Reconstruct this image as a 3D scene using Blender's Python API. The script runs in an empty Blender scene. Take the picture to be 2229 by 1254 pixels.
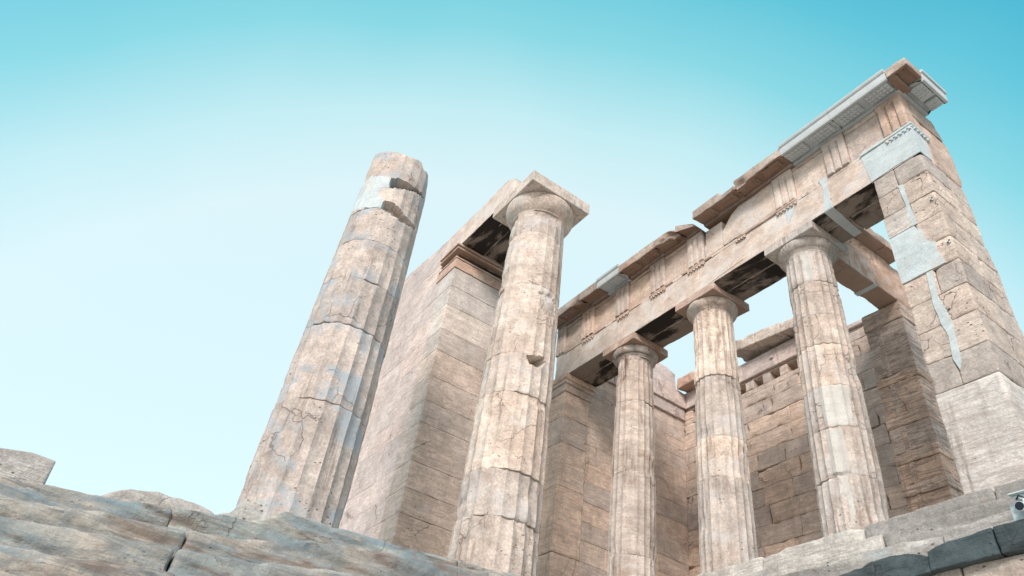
import bpy, math, random
import numpy as np
from mathutils import Matrix, Vector

# ------------------------------------------------------------------ camera, sky, sun, exposure
# axes: +X = west (right in the photo), +Y = south (into the picture), Z up, metres
scene = bpy.context.scene
C = scene.collection
cam_data = bpy.data.cameras.new("camera")
cam = bpy.data.objects.new("camera", cam_data)
C.objects.link(cam)
R_ = Vector((0.57127831, 0.8118889, 0.1203225)); U_ = Vector((0.47042308, -0.44402534, 0.76259008)); F_ = Vector((-0.67256466, 0.37904869, 0.63559332))
M = Matrix.Identity(4)
for i in range(3):
    M[i][0] = R_[i]; M[i][1] = U_[i]; M[i][2] = -F_[i]
M[0][3], M[1][3], M[2][3] = 6.2008, -10.0708, -4.7620
cam.matrix_world = M
cam_data.sensor_width = 36.0
cam_data.lens = 1596.68 / 2229 * 36
cam_data.clip_start = 0.05; cam_data.clip_end = 4000
scene.camera = cam

SUN_DIR = Vector((0.54, -0.61, 0.58)).normalized()
sun_d = bpy.data.lights.new("sun", 'SUN'); sun_d.energy = 2.75; sun_d.angle = math.radians(16); sun_d.color = (1.0, 0.90, 0.83)
sun = bpy.data.objects.new("sun", sun_d); C.objects.link(sun)
sun.rotation_euler = SUN_DIR.to_track_quat('Z', 'Y').to_euler()
sun.location = (10, -10, 20)

scene.view_settings.view_transform = 'Standard'; scene.view_settings.look = 'None'
scene.view_settings.exposure = 0.14; scene.view_settings.gamma = 1.0

world = bpy.data.worlds.new("World"); scene.world = world; world.use_nodes = True
wn = world.node_tree.nodes; wl = world.node_tree.links; wn.clear()
w_out = wn.new('ShaderNodeOutputWorld'); w_add = wn.new('ShaderNodeAddShader')
w_bg = wn.new('ShaderNodeBackground'); w_bg2 = wn.new('ShaderNodeBackground')
w_sky = wn.new('ShaderNodeTexSky'); w_sky.sky_type = 'NISHITA'; w_sky.sun_disc = False
w_sky.sun_elevation = math.asin(SUN_DIR.z); w_sky.sun_rotation = math.atan2(SUN_DIR.x, SUN_DIR.y)
w_tc = wn.new('ShaderNodeTexCoord')
w_dot = wn.new('ShaderNodeVectorMath'); w_dot.operation = 'DOT_PRODUCT'
w_dot.inputs[1].default_value = (1.786, -1.039, 0.237)
w_off = wn.new('ShaderNodeMath'); w_off.operation = 'ADD'; w_off.inputs[1].default_value = 1.417
w_nz = wn.new('ShaderNodeTexNoise'); w_nz.inputs['Scale'].default_value = 2.2; w_nz.inputs['Detail'].default_value = 3.0; w_nz.inputs['Roughness'].default_value = 0.45
w_nm = wn.new('ShaderNodeMath'); w_nm.operation = 'MULTIPLY_ADD'; w_nm.inputs[1].default_value = 0.2; w_nm.inputs[2].default_value = -0.10
w_ad2 = wn.new('ShaderNodeMath'); w_ad2.operation = 'ADD'; w_ad2.use_clamp = True
w_ramp = wn.new('ShaderNodeValToRGB')
cr = w_ramp.color_ramp
stops = [(0.0, (0.73, 0.92, 0.92)), (0.17, (0.745, 0.925, 0.92)), (0.34, (0.57, 0.86, 0.87)), (0.54, (0.25, 0.70, 0.75)), (0.74, (0.10, 0.56, 0.67)), (0.97, (0.005, 0.40, 0.57))]
while len(cr.elements) < len(stops): cr.elements.new(0.5)
for e, (p, c) in zip(cr.elements, stops): e.position = p; e.color = (*c, 1)
# unseen sky behind the camera, towards the sun: warm-white fill light added
w_dot2 = wn.new('ShaderNodeVectorMath'); w_dot2.operation = 'DOT_PRODUCT'; w_dot2.inputs[1].default_value = (0.66, -0.62, 0.2)
w_mr = wn.new('ShaderNodeMapRange'); w_mr.interpolation_type = 'SMOOTHSTEP'
w_mr.inputs['From Min'].default_value = 0.12; w_mr.inputs['From Max'].default_value = 0.75
w_mix = wn.new('ShaderNodeMix'); w_mix.data_type = 'RGBA'; w_mix.inputs['B'].default_value = (1.06, 0.96, 0.88, 1)
w_bg.inputs['Strength'].default_value = 0.83; w_bg2.inputs['Strength'].default_value = 0.05
wl.new(w_tc.outputs['Generated'], w_dot.inputs[0]); wl.new(w_dot.outputs['Value'], w_off.inputs[0])
wl.new(w_tc.outputs['Generated'], w_nz.inputs['Vector']); wl.new(w_nz.outputs['Fac'], w_nm.inputs[0])
wl.new(w_off.outputs[0], w_ad2.inputs[0]); wl.new(w_nm.outputs[0], w_ad2.inputs[1]); wl.new(w_ad2.outputs[0], w_ramp.inputs['Fac'])
wl.new(w_tc.outputs['Generated'], w_dot2.inputs[0]); wl.new(w_dot2.outputs['Value'], w_mr.inputs['Value'])
wl.new(w_mr.outputs['Result'], w_mix.inputs['Factor']); wl.new(w_ramp.outputs['Color'], w_mix.inputs['A'])
wl.new(w_mix.outputs['Result'], w_bg.inputs['Color']); wl.new(w_sky.outputs['Color'], w_bg2.inputs['Color'])
wl.new(w_bg.outputs[0], w_add.inputs[0]); wl.new(w_bg2.outputs[0], w_add.inputs[1]); wl.new(w_add.outputs[0], w_out.inputs['Surface'])

# ------------------------------------------------------------------ numpy noise
def _h(ix, iy, iz, seed):
    h = (ix.astype(np.int64) * 374761393 + iy.astype(np.int64) * 668265263 + iz.astype(np.int64) * 2147483647 + seed * 974634777) & 0xFFFFFFFF
    h = ((h ^ (h >> 13)) * 1274126177) & 0xFFFFFFFF
    h = (h ^ (h >> 16)) & 0xFFFFFF
    return h / float(0xFFFFFF)
def vnoise(P, seed=0):
    i = np.floor(P).astype(np.int64); f = P - i; f = f * f * (3 - 2 * f)
    r = 0
    for a in (0, 1):
        for b in (0, 1):
            for c in (0, 1):
                w = (f[:, 0] if a else 1 - f[:, 0]) * (f[:, 1] if b else 1 - f[:, 1]) * (f[:, 2] if c else 1 - f[:, 2])
                r = r + w * _h(i[:, 0] + a, i[:, 1] + b, i[:, 2] + c, seed)
    return r
def fbm(P, seed=0, oct=3):
    r = 0; a = 1.0; t = 0
    for k in range(oct):
        r = r + a * vnoise(P * (2.03 ** k) + 17.3 * k, seed + k); t += a; a *= 0.5
    return r / t
def sstep(x, a, b):
    t = np.clip((x - a) / (b - a), 0, 1); return t * t * (3 - 2 * t)
def inpoly(x, y, poly):
    x = np.asarray(x, float); y = np.asarray(y, float)
    ins = np.zeros(x.shape, bool); n = len(poly); j = n - 1
    for i in range(n):
        xi, yi = poly[i]; xj, yj = poly[j]
        c = ((yi > y) != (yj > y)) & (x < (xj - xi) * (y - yi) / ((yj - yi) if yj != yi else 1e-9) + xi)
        ins ^= c; j = i
    return ins

# ------------------------------------------------------------------ materials
GAIN, DESAT = 1.16, 0.74
def stone(name, A, B, vary=0.25, vein=(0.30, 0.24, 0.20), vein_amt=0.35, vein_rot=(0.15, 0.1, 0.3), vein_z=7.0, grey=(0.33, 0.37, 0.39), grey_amt=0.3, grey_t=0.56,
          rust=(0.30, 0.17, 0.10), rust_amt=0.3, rust_t=0.60, pits=0.5, crack=0.5, crack_s=0.9, soot=0.0, soot_t=0.55, drip=0.0, bump=1.0, rough=0.85, under=None, mott=0.35, fleck=0.25, stretch=None):
    gn, ds = GAIN, DESAT
    if name in ('dark_limestone',) or 'new_' in name: gn, ds = 1.0, 1.0
    if name.startswith('new_'): gn = 1.12
    if name.startswith('blue_grey'): gn = 0.88
    ad = lambda c: tuple(min(0.86, gn * (0.35 * c[0] + 0.5 * c[1] + 0.15 * c[2]) * (1 - ds) + gn * ds * q) * h for q, h in zip(c, (1.0, 0.985, 0.985)))
    A, B, vein, grey, rust = ad(A), ad(B), ad(vein), ad(grey), ad(rust)
    m = bpy.data.materials.new(name); m.use_nodes = True
    nt = m.node_tree; N = nt.nodes; L = nt.links; N.clear()
    def nd(t, **k):
        n = N.new(t)
        for a, v in k.items(): setattr(n, a, v)
        return n
    def lk(a, b): L.new(a, b)
    out = nd('ShaderNodeOutputMaterial'); bs = nd('ShaderNodeBsdfPrincipled'); lk(bs.outputs[0], out.inputs['Surface'])
    bs.inputs['Specular IOR Level'].default_value = 0.25
    geo = nd('ShaderNodeNewGeometry'); pos = geo.outputs['Position']
    att = nd('ShaderNodeAttribute', attribute_name='tint'); tint = att.outputs['Fac']
    def math_(op, a, b=None, c=None, clamp=False):
        n = nd('ShaderNodeMath', operation=op); n.use_clamp = clamp
        for i, v in enumerate((a, b, c)):
            if v is None: continue
            if isinstance(v, (int, float)): n.inputs[i].default_value = v
            else: lk(v, n.inputs[i])
        return n.outputs[0]
    def noise(vec, s, d=4, r=0.55, dist=0.0):
        n = nd('ShaderNodeTexNoise'); n.inputs['Scale'].default_value = s; n.inputs['Detail'].default_value = d
        n.inputs['Roughness'].default_value = r; n.inputs['Distortion'].default_value = dist; lk(vec, n.inputs['Vector']); return n.outputs['Fac']
    def mr(x, a, b, c=0.0, d=1.0):
        n = nd('ShaderNodeMapRange', interpolation_type='SMOOTHSTEP'); n.clamp = True
        n.inputs['From Min'].default_value = a; n.inputs['From Max'].default_value = b; n.inputs['To Min'].default_value = c; n.inputs['To Max'].default_value = d
        lk(x, n.inputs['Value']); return n.outputs['Result']
    def mix(f, a, b, bt='MIX'):
        n = nd('ShaderNodeMix', data_type='RGBA', blend_type=bt)
        for k, v in (('Factor', f), ('A', a), ('B', b)):
            if isinstance(v, (int, float)): n.inputs[k].default_value = v
            elif isinstance(v, tuple): n.inputs[k].default_value = (*v, 1)
            else: lk(v, n.inputs[k])
        return n.outputs['Result']
    def mapping(vec, rot=(0, 0, 0), sc=(1, 1, 1)):
        n = nd('ShaderNodeMapping'); n.inputs['Rotation'].default_value = rot; n.inputs['Scale'].default_value = sc; lk(vec, n.inputs['Vector']); return n.outputs[0]
    # a block's own offset so that veins do not run across joints
    comb = nd('ShaderNodeCombineXYZ'); t31 = math_('MULTIPLY', tint, 31.0); lk(t31, comb.inputs[0]); lk(math_('MULTIPLY', tint, 17.0), comb.inputs[1]); lk(math_('MULTIPLY', tint, 23.0), comb.inputs[2])
    va = nd('ShaderNodeVectorMath', operation='ADD'); lk(pos, va.inputs[0]); lk(comb.outputs[0], va.inputs[1]); bp = va.outputs[0]
    col = mix(mr(noise(bp, 0.9, 6, 0.6), 0.35, 0.66), A, B)
    # fine mottling
    mot = math_('MULTIPLY', mr(noise(pos, 3.1, 9, 0.74), 0.32, 0.68, 1.0 - mott * 0.6, 1.0 + mott * 0.35), mr(noise(pos, 24.0, 5, 0.75), 0.34, 0.66, 1.0 - mott * 0.45, 1.0 + mott * 0.3))
    tv = mr(tint, 0.0, 1.0, 1.0 - vary, 1.0 + vary * 0.5)
    mul = math_('MULTIPLY', mot, tv)
    cc = nd('ShaderNodeCombineXYZ'); [lk(mul, cc.inputs[i]) for i in range(3)]
    col = mix(1.0, col, cc.outputs[0], 'MULTIPLY')
    hv = nd('ShaderNodeHueSaturation'); lk(math_('MULTIPLY_ADD', tint, 0.5, 0.75), hv.inputs['Saturation']); lk(col, hv.inputs['Color']); col = hv.outputs[0]
    # veins / bedding
    mv = mapping(bp, vein_rot, (0.8, 0.8, vein_z))
    vn = noise(mv, 1.3, 7, 0.62, 0.5); vband = math_('MULTIPLY', mr(vn, 0.47, 0.51), mr(vn, 0.58, 0.53))
    vfine = mr(noise(mv, 2.6, 6, 0.66, 0.5), 0.54, 0.66)
    mv2 = mapping(bp, (vein_rot[0] + 0.25, vein_rot[1] - 0.3, vein_rot[2]), (0.5, 0.5, vein_z * 0.7)); vl = noise(mv2, 1.0, 9, 0.7, 0.8)
    vline = math_('MULTIPLY', math_('MULTIPLY', mr(vl, 0.488, 0.497), mr(vl, 0.512, 0.503)), mr(noise(pos, 1.1, 3), 0.45, 0.6))
    vm = math_('MAXIMUM', math_('MULTIPLY', math_('MAXIMUM', vband, math_('MULTIPLY', vfine, 0.6)), vein_amt), math_('MULTIPLY', vline, min(1.0, vein_amt * 1.9)))
    col = mix(vm, col, vein)
    # bluish grey weathering, rusty patina
    gpos = mapping(bp, (0, 0, 0), stretch) if stretch else bp; rpos = mapping(pos, (0, 0.1, 0), stretch) if stretch else pos
    gm = math_('MULTIPLY', mr(noise(gpos, 1.5, 8, 0.66, 0.4), grey_t, grey_t + 0.13), grey_amt); col = mix(gm, col, grey)
    rn_ = noise(rpos, 2.1, 9, 0.7, 0.5); rm = math_('MULTIPLY', mr(rn_, rust_t, rust_t + 0.14), rust_amt); col = mix(rm, col, rust)
    fl = math_('MULTIPLY', math_('MULTIPLY', mr(noise(pos, 26.0, 4, 0.6), 0.60, 0.68), mr(noise(pos, 1.9, 4), 0.5, 0.64)), fleck); col = mix(fl, col, (0.16, 0.09, 0.055))
    # pits
    vo = nd('ShaderNodeTexVoronoi', feature='F1'); vo.inputs['Scale'].default_value = 9.0; lk(mapping(pos, (0.3, 0.2, 0.1), (1, 1, 1.6)), vo.inputs['Vector'])
    pm = math_('MULTIPLY', mr(vo.outputs['Distance'], 0.20, 0.10), mr(noise(pos, 1.4, 5), 0.53, 0.62)); pmv = math_('MULTIPLY', pm, pits); col = mix(pmv, col, (0.12, 0.085, 0.065))
    # cracks
    nd3 = nd('ShaderNodeTexNoise'); nd3.inputs['Scale'].default_value = 2.4; nd3.inputs['Detail'].default_value = 5; lk(bp, nd3.inputs['Vector'])
    sca = nd('ShaderNodeVectorMath', operation='MULTIPLY_ADD'); lk(nd3.outputs['Color'], sca.inputs[0]); sca.inputs[1].default_value = (0.5, 0.5, 0.5); lk(bp, sca.inputs[2])
    v2 = nd('ShaderNodeTexVoronoi', feature='DISTANCE_TO_EDGE'); v2.inputs['Scale'].default_value = crack_s; lk(mapping(sca.outputs[0], (0.4, 0.3, 0), (1, 1, 0.8)), v2.inputs['Vector'])
    cm = math_('MULTIPLY', mr(v2.outputs['Distance'], 0.008, 0.003), mr(noise(bp, 0.9, 3), 0.52, 0.60)); cmv = math_('MULTIPLY', cm, crack); col = mix(cmv, col, (0.11, 0.075, 0.06))
    if drip > 0:
        dn = noise(mapping(pos, (0, 0, 0), (1, 1, 0.09)), 7.0, 6, 0.65); dm = math_('MULTIPLY', math_('MULTIPLY', mr(dn, 0.54, 0.64), mr(noise(pos, 0.8, 4), 0.42, 0.6)), drip)
        col = mix(dm, col, (0.15, 0.11, 0.085))
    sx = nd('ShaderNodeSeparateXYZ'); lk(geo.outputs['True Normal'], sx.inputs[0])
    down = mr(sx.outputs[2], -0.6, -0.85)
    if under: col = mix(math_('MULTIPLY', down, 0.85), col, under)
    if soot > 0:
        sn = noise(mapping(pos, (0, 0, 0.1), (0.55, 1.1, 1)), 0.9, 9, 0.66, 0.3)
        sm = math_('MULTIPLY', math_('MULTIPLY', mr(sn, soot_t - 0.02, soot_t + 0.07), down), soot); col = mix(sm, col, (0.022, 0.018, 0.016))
    lk(col, bs.inputs['Base Color'])
    bs.inputs['Roughness'].default_value = rough
    # relief
    h1 = math_('MULTIPLY', noise(pos, 5.0, 9, 0.68), 0.8); h2 = math_('MULTIPLY', noise(mv, 2.0, 5, 0.6), 0.28); h3 = math_('MULTIPLY', noise(pos, 38.0, 4, 0.6), 0.3)
    hs = math_('ADD', math_('ADD', h1, h2), h3)
    hs = math_('SUBTRACT', hs, math_('MULTIPLY', pm, 0.9 * min(1, pits + 0.2))); hs = math_('SUBTRACT', hs, math_('MULTIPLY', cm, 1.3 * crack))
    bu = nd('ShaderNodeBump'); bu.inputs['Strength'].default_value = min(1.0, 0.75 * bump); bu.inputs['Distance'].default_value = 0.03; lk(hs, bu.inputs['Height']); lk(bu.outputs[0], bs.inputs['Normal'])
    return m

def plain(name, col, rough=0.5, metal=0.0):
    m = bpy.data.materials.new(name); m.use_nodes = True
    b = m.node_tree.nodes['Principled BSDF']; b.inputs['Base Color'].default_value = (*col, 1); b.inputs['Roughness'].default_value = rough; b.inputs['Metallic'].default_value = metal
    n = m.node_tree.nodes.new('ShaderNodeTexNoise'); n.inputs['Scale'].default_value = 30; bu = m.node_tree.nodes.new('ShaderNodeBump'); bu.inputs['Strength'].default_value = 0.05
    m.node_tree.links.new(n.outputs['Fac'], bu.inputs['Height']); m.node_tree.links.new(bu.outputs[0], b.inputs['Normal'])
    return m

MT = {}
MT['column'] = stone('weathered_cream_marble', (0.68, 0.59, 0.50), (0.55, 0.45, 0.37), vary=0.22, vein_z=5, vein_amt=0.16, grey=(0.52, 0.54, 0.54), grey_amt=0.45, grey_t=0.5, rust=(0.40, 0.25, 0.17), rust_amt=0.5, rust_t=0.56, pits=0.8, crack=0.55, crack_s=1.3, drip=0.5, mott=0.45, fleck=0.8)
MT['column_grey'] = stone('lichen_grey_marble', (0.58, 0.51, 0.45), (0.47, 0.41, 0.36), vary=0.18, vein_z=6, vein_amt=0.14, grey=(0.30, 0.39, 0.45), grey_amt=0.8, grey_t=0.49, rust_amt=0.25, crack=0.5, crack_s=1.0, pits=0.9, drip=0.5, mott=0.45)
MT['column_stained'] = stone('stained_cream_marble', (0.66, 0.56, 0.47), (0.52, 0.42, 0.34), vary=0.12, vein_z=5, grey=(0.54, 0.55, 0.54), grey_amt=0.35, rust=(0.33, 0.19, 0.12), rust_amt=0.6, rust_t=0.53, pits=0.6, crack=0.7, crack_s=1.4, drip=0.6, fleck=0.8)
MT['wall_pink'] = stone('pinkish_wall_marble', (0.72, 0.60, 0.535), (0.62, 0.50, 0.445), vary=0.12, vein_rot=(0.0, 0.25, 0.0), vein_z=8, vein_amt=0.4, vein=(0.36, 0.27, 0.24), grey=(0.45, 0.42, 0.41), grey_amt=0.4, rust_amt=0.2, pits=0.3, crack=0.5, soot=0.4, soot_t=0.55)
MT['wall_end'] = stone('shaded_wall_marble', (0.66, 0.55, 0.47), (0.57, 0.47, 0.39), vary=0.10, vein_rot=(0.2, 0.0, 0.1), vein_z=7, vein_amt=0.4, grey=(0.50, 0.50, 0.48), grey_amt=0.4, rust_amt=0.2, pits=0.6, crack=0.6)  # browner than the side wall: shade of the west end put into the colour
MT['wall_pale'] = stone('pale_veined_marble', (0.72, 0.66, 0.59), (0.66, 0.58, 0.51), vary=0.12, vein_rot=(0.25, 0.0, 0.1), vein_z=7, vein_amt=0.45, vein=(0.40, 0.34, 0.30), grey_amt=0.3, grey=(0.60, 0.62, 0.61), rust_amt=0.3, pits=0.5, crack=0.5)
MT['cap_stained'] = stone('black_streaked_marble', (0.66, 0.56, 0.47), (0.52, 0.42, 0.34), vary=0.12, vein_z=5, grey_amt=0.3, rust=(0.33, 0.19, 0.12), rust_amt=0.6, rust_t=0.5, pits=0.6, crack=0.7, drip=1.0, fleck=0.8, soot=0.6, soot_t=0.5)
MT['wall_brown'] = stone('brown_wall_marble', (0.74, 0.58, 0.46), (0.64, 0.49, 0.385), vary=0.18, vein_rot=(0.15, 0.2, 0.0), vein_z=8, vein_amt=0.4, grey=(0.42, 0.42, 0.42), grey_amt=0.4, rust=(0.25, 0.15, 0.10), rust_amt=0.4, pits=0.5, crack=0.5, drip=0.2)
MT['pillar_brown'] = stone('fluted_grain_brown_marble', (0.74, 0.54, 0.41), (0.60, 0.43, 0.32), vary=0.15, vein_rot=(0.1, 1.5, 0.6), vein_z=9, vein_amt=0.7, vein=(0.22, 0.15, 0.12), grey=(0.33, 0.29, 0.26), grey_amt=0.4, rust_amt=0.3, drip=0.5, bump=1.3)
MT['pier'] = stone('cracked_pier_marble', (0.64, 0.55, 0.46), (0.52, 0.43, 0.36), vary=0.22, vein_rot=(0.1, 0.35, 0.2), vein_z=5, vein_amt=0.35, grey=(0.46, 0.47, 0.47), grey_amt=0.45, rust=(0.34, 0.22, 0.16), rust_amt=0.5, rust_t=0.56, pits=0.7, crack=1.0, crack_s=2.0, bump=1.5, mott=0.42)
MT['pier_base'] = stone('streaked_pale_marble', (0.62, 0.60, 0.56), (0.56, 0.52, 0.47), vary=0.1, vein_rot=(0.1, 1.5, 0.5), vein_z=10, vein_amt=0.55, vein=(0.33, 0.27, 0.24), grey=(0.55, 0.58, 0.58), grey_amt=0.5, rust_amt=0.45, rust_t=0.58, crack=0.1, drip=0.45)
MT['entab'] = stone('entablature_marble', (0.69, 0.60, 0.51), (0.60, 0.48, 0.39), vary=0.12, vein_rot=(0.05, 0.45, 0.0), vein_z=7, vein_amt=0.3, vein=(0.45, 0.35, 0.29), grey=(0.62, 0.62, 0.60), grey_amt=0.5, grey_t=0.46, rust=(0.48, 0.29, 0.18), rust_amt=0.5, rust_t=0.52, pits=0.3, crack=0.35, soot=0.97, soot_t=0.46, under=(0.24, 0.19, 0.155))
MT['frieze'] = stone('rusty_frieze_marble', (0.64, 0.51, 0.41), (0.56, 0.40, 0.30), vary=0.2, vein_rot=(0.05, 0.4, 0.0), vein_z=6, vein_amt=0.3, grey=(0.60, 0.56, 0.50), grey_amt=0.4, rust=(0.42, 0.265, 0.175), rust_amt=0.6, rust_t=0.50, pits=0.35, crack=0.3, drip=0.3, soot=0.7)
MT['frieze_pale'] = stone('pale_frieze_marble', (0.69, 0.59, 0.50), (0.62, 0.49, 0.40), vary=0.15, vein_rot=(0.05, 0.45, 0.0), vein_z=6, vein_amt=0.35, vein=(0.42, 0.32, 0.26), grey=(0.62, 0.60, 0.56), grey_amt=0.4, rust=(0.48, 0.28, 0.17), rust_amt=0.5, rust_t=0.53, pits=0.35, crack=0.3, drip=0.2)
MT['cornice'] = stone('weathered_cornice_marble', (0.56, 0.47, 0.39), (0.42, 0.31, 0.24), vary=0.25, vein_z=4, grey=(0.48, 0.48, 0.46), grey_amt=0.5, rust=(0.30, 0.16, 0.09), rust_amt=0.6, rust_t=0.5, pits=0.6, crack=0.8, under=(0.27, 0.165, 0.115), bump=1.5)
MT['restored'] = stone('new_restoration_marble', (0.56, 0.645, 0.66), (0.50, 0.59, 0.61), vary=0.08, vein_rot=(0.1, 0.5, 0.0), vein_z=7, vein_amt=0.28, vein=(0.38, 0.41, 0.41), grey_amt=0.1, rust=(0.52, 0.45, 0.38), rust_amt=0.6, rust_t=0.52, pits=0.3, crack=0.0, bump=0.5, mott=0.22, fleck=0.2)
MT['restored_cornice'] = stone('new_grey_cornice_marble', (0.54, 0.59, 0.60), (0.48, 0.53, 0.54), vary=0.08, vein_amt=0.15, vein=(0.4, 0.43, 0.44), grey_amt=0.1, rust_amt=0.0, pits=0.1, crack=0.0, bump=0.3, mott=0.12, fleck=0.0)
MT['lit_warm'] = stone('warm_west_marble', (0.62, 0.44, 0.34), (0.54, 0.35, 0.25), vary=0.2, vein_rot=(0.4, 0.1, 0.0), vein_z=5, vein_amt=0.4, grey=(0.62, 0.58, 0.53), grey_amt=0.5, grey_t=0.5, rust=(0.44, 0.21, 0.10), rust_amt=0.8, rust_t=0.5, pits=0.5, crack=0.6, under=(0.36, 0.25, 0.19))
MT['restored_soft'] = stone('new_patch_marble', (0.58, 0.59, 0.56), (0.52, 0.52, 0.49), vary=0.08, vein_amt=0.2, vein=(0.45, 0.42, 0.38), grey_amt=0.1, rust=(0.5, 0.38, 0.28), rust_amt=0.5, rust_t=0.55, pits=0.2, crack=0.0, bump=0.5, mott=0.2)
MT['step'] = stone('pale_step_marble', (0.51, 0.50, 0.46), (0.39, 0.38, 0.345), vary=0.35, vein_rot=(0.0, 0.08, 0.0), vein_z=9, vein_amt=0.5, vein=(0.27, 0.26, 0.24), grey=(0.27, 0.36, 0.39), grey_amt=0.6, rust_amt=0.4, pits=0.8, crack=0.5, bump=1.6, mott=0.45)
MT['step_blue'] = stone('blue_grey_worn_marble', (0.62, 0.54, 0.43), (0.33, 0.42, 0.42), vary=0.2, vein_rot=(0.1, 0.0, 0.0), vein_z=4.5, vein_amt=0.5, vein=(0.19, 0.23, 0.25), grey=(0.22, 0.35, 0.42), grey_amt=0.7, grey_t=0.50, rust=(0.24, 0.17, 0.125), rust_amt=0.8, rust_t=0.50, pits=0.2, crack=0.3, crack_s=0.5, bump=1.1, mott=0.25, stretch=(1.0, 0.4, 2.6))
MT['dark'] = stone('dark_limestone', (0.09, 0.125, 0.135), (0.055, 0.085, 0.095), vary=0.3, vein_amt=0.3, vein=(0.11, 0.14, 0.15), grey=(0.09, 0.13, 0.14), grey_amt=0.5, rust_amt=0.0, pits=0.4, crack=0.9, crack_s=2.4, bump=1.8, rough=0.7, fleck=0)
MT['ground'] = stone('rocky_ground', (0.46, 0.38, 0.31), (0.38, 0.31, 0.25), vary=0.0, vein_amt=0.2, grey_amt=0.4, rust_amt=0.3, bump=1.6)
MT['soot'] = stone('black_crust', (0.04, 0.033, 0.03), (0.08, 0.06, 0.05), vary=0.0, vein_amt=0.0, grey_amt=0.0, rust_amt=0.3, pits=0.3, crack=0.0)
MT['white_paint'] = plain('white_painted_metal', (0.62, 0.72, 0.74), 0.4)
MT['black'] = plain('black_glass', (0.01, 0.012, 0.015), 0.12)
MT['tube'] = plain('dull_metal', (0.35, 0.36, 0.36), 0.45, 0.6)
MT['mark_w'] = plain('white_marker', (0.75, 0.75, 0.75), 0.5)
MT['mark_b'] = plain('black_marker', (0.02, 0.02, 0.02), 0.5)

# ------------------------------------------------------------------ mesh helpers
class MB:
    def __init__(s): s.V = []; s.F = []; s.T = []; s.n = 0
    def add(s, V, F, tint=0.5):
        V = np.asarray(V, float); F = np.asarray(F, np.int64)
        s.V.append(V); s.F.append(F + s.n); s.T.append(np.full(len(V), tint)); s.n += len(V)
    def build(s, name, mat, parent=None, label=None, smooth=True):
        V = np.concatenate(s.V); T = np.concatenate(s.T)
        loc = np.array(parent['_o']) if parent is not None else V.mean(0) * [1, 1, 0] + [0, 0, V[:, 2].min()]
        me = bpy.data.meshes.new(name)
        quads = np.concatenate([f for f in s.F if f.shape[1] == 4]) if any(f.shape[1] == 4 for f in s.F) else np.zeros((0, 4), int)
        tris = np.concatenate([f for f in s.F if f.shape[1] == 3]) if any(f.shape[1] == 3 for f in s.F) else np.zeros((0, 3), int)
        me.vertices.add(len(V)); me.vertices.foreach_set('co', (V - loc).ravel())
        nl = quads.size + tris.size; me.loops.add(nl); me.loops.foreach_set('vertex_index', np.concatenate([quads.ravel(), tris.ravel()]).astype(np.int32))
        npoly = len(quads) + len(tris); me.polygons.add(npoly)
        st = np.concatenate([np.arange(len(quads)) * 4, quads.size + np.arange(len(tris)) * 3]).astype(np.int32)
        me.polygons.foreach_set('loop_start', st)
        me.polygons.foreach_set('use_smooth', np.full(npoly, smooth))
        me.update(calc_edges=True); me.validate()
        if smooth: me.set_sharp_from_angle(angle=math.radians(38))
        a = me.attributes.new('tint', 'FLOAT', 'POINT')
        if len(me.vertices) == len(T): a.data.foreach_set('value', T.astype(np.float32))
        me.materials.append(mat)
        o = bpy.data.objects.new(name, me); C.objects.link(o)
        if parent is not None: o.parent = parent
        else: o.location = loc
        o['_o'] = [float(q) for q in loc]
        if label: o['label'] = label
        return o

def thing(name, label, cat, loc, group=None):
    o = bpy.data.objects.new(name, None); C.objects.link(o); o.location = loc; o['_o'] = list(loc)
    o['label'] = label; o['category'] = cat; o['kind'] = 'thing'
    if group: o['group'] = group
    return o
def tag(o, label, cat, group=None):
    o['label'] = label; o['category'] = cat; o['kind'] = 'thing'
    if group: o['group'] = group
    return o
ALL_THINGS = []

_seed = [1]
def ns(): _seed[0] += 1; return _seed[0]
rng = random.Random(7)

def ticks(a, b, res, e):
    L = b - a
    if L < 6 * e: return np.linspace(a, b, max(3, int(L / max(res, 1e-3)) + 2))
    n = max(1, int(math.ceil((L - 5 * e) / res)))
    return np.concatenate([[a, a + e], np.linspace(a + 2.5 * e, b - 2.5 * e, n + 1), [b - e, b]])

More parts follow.
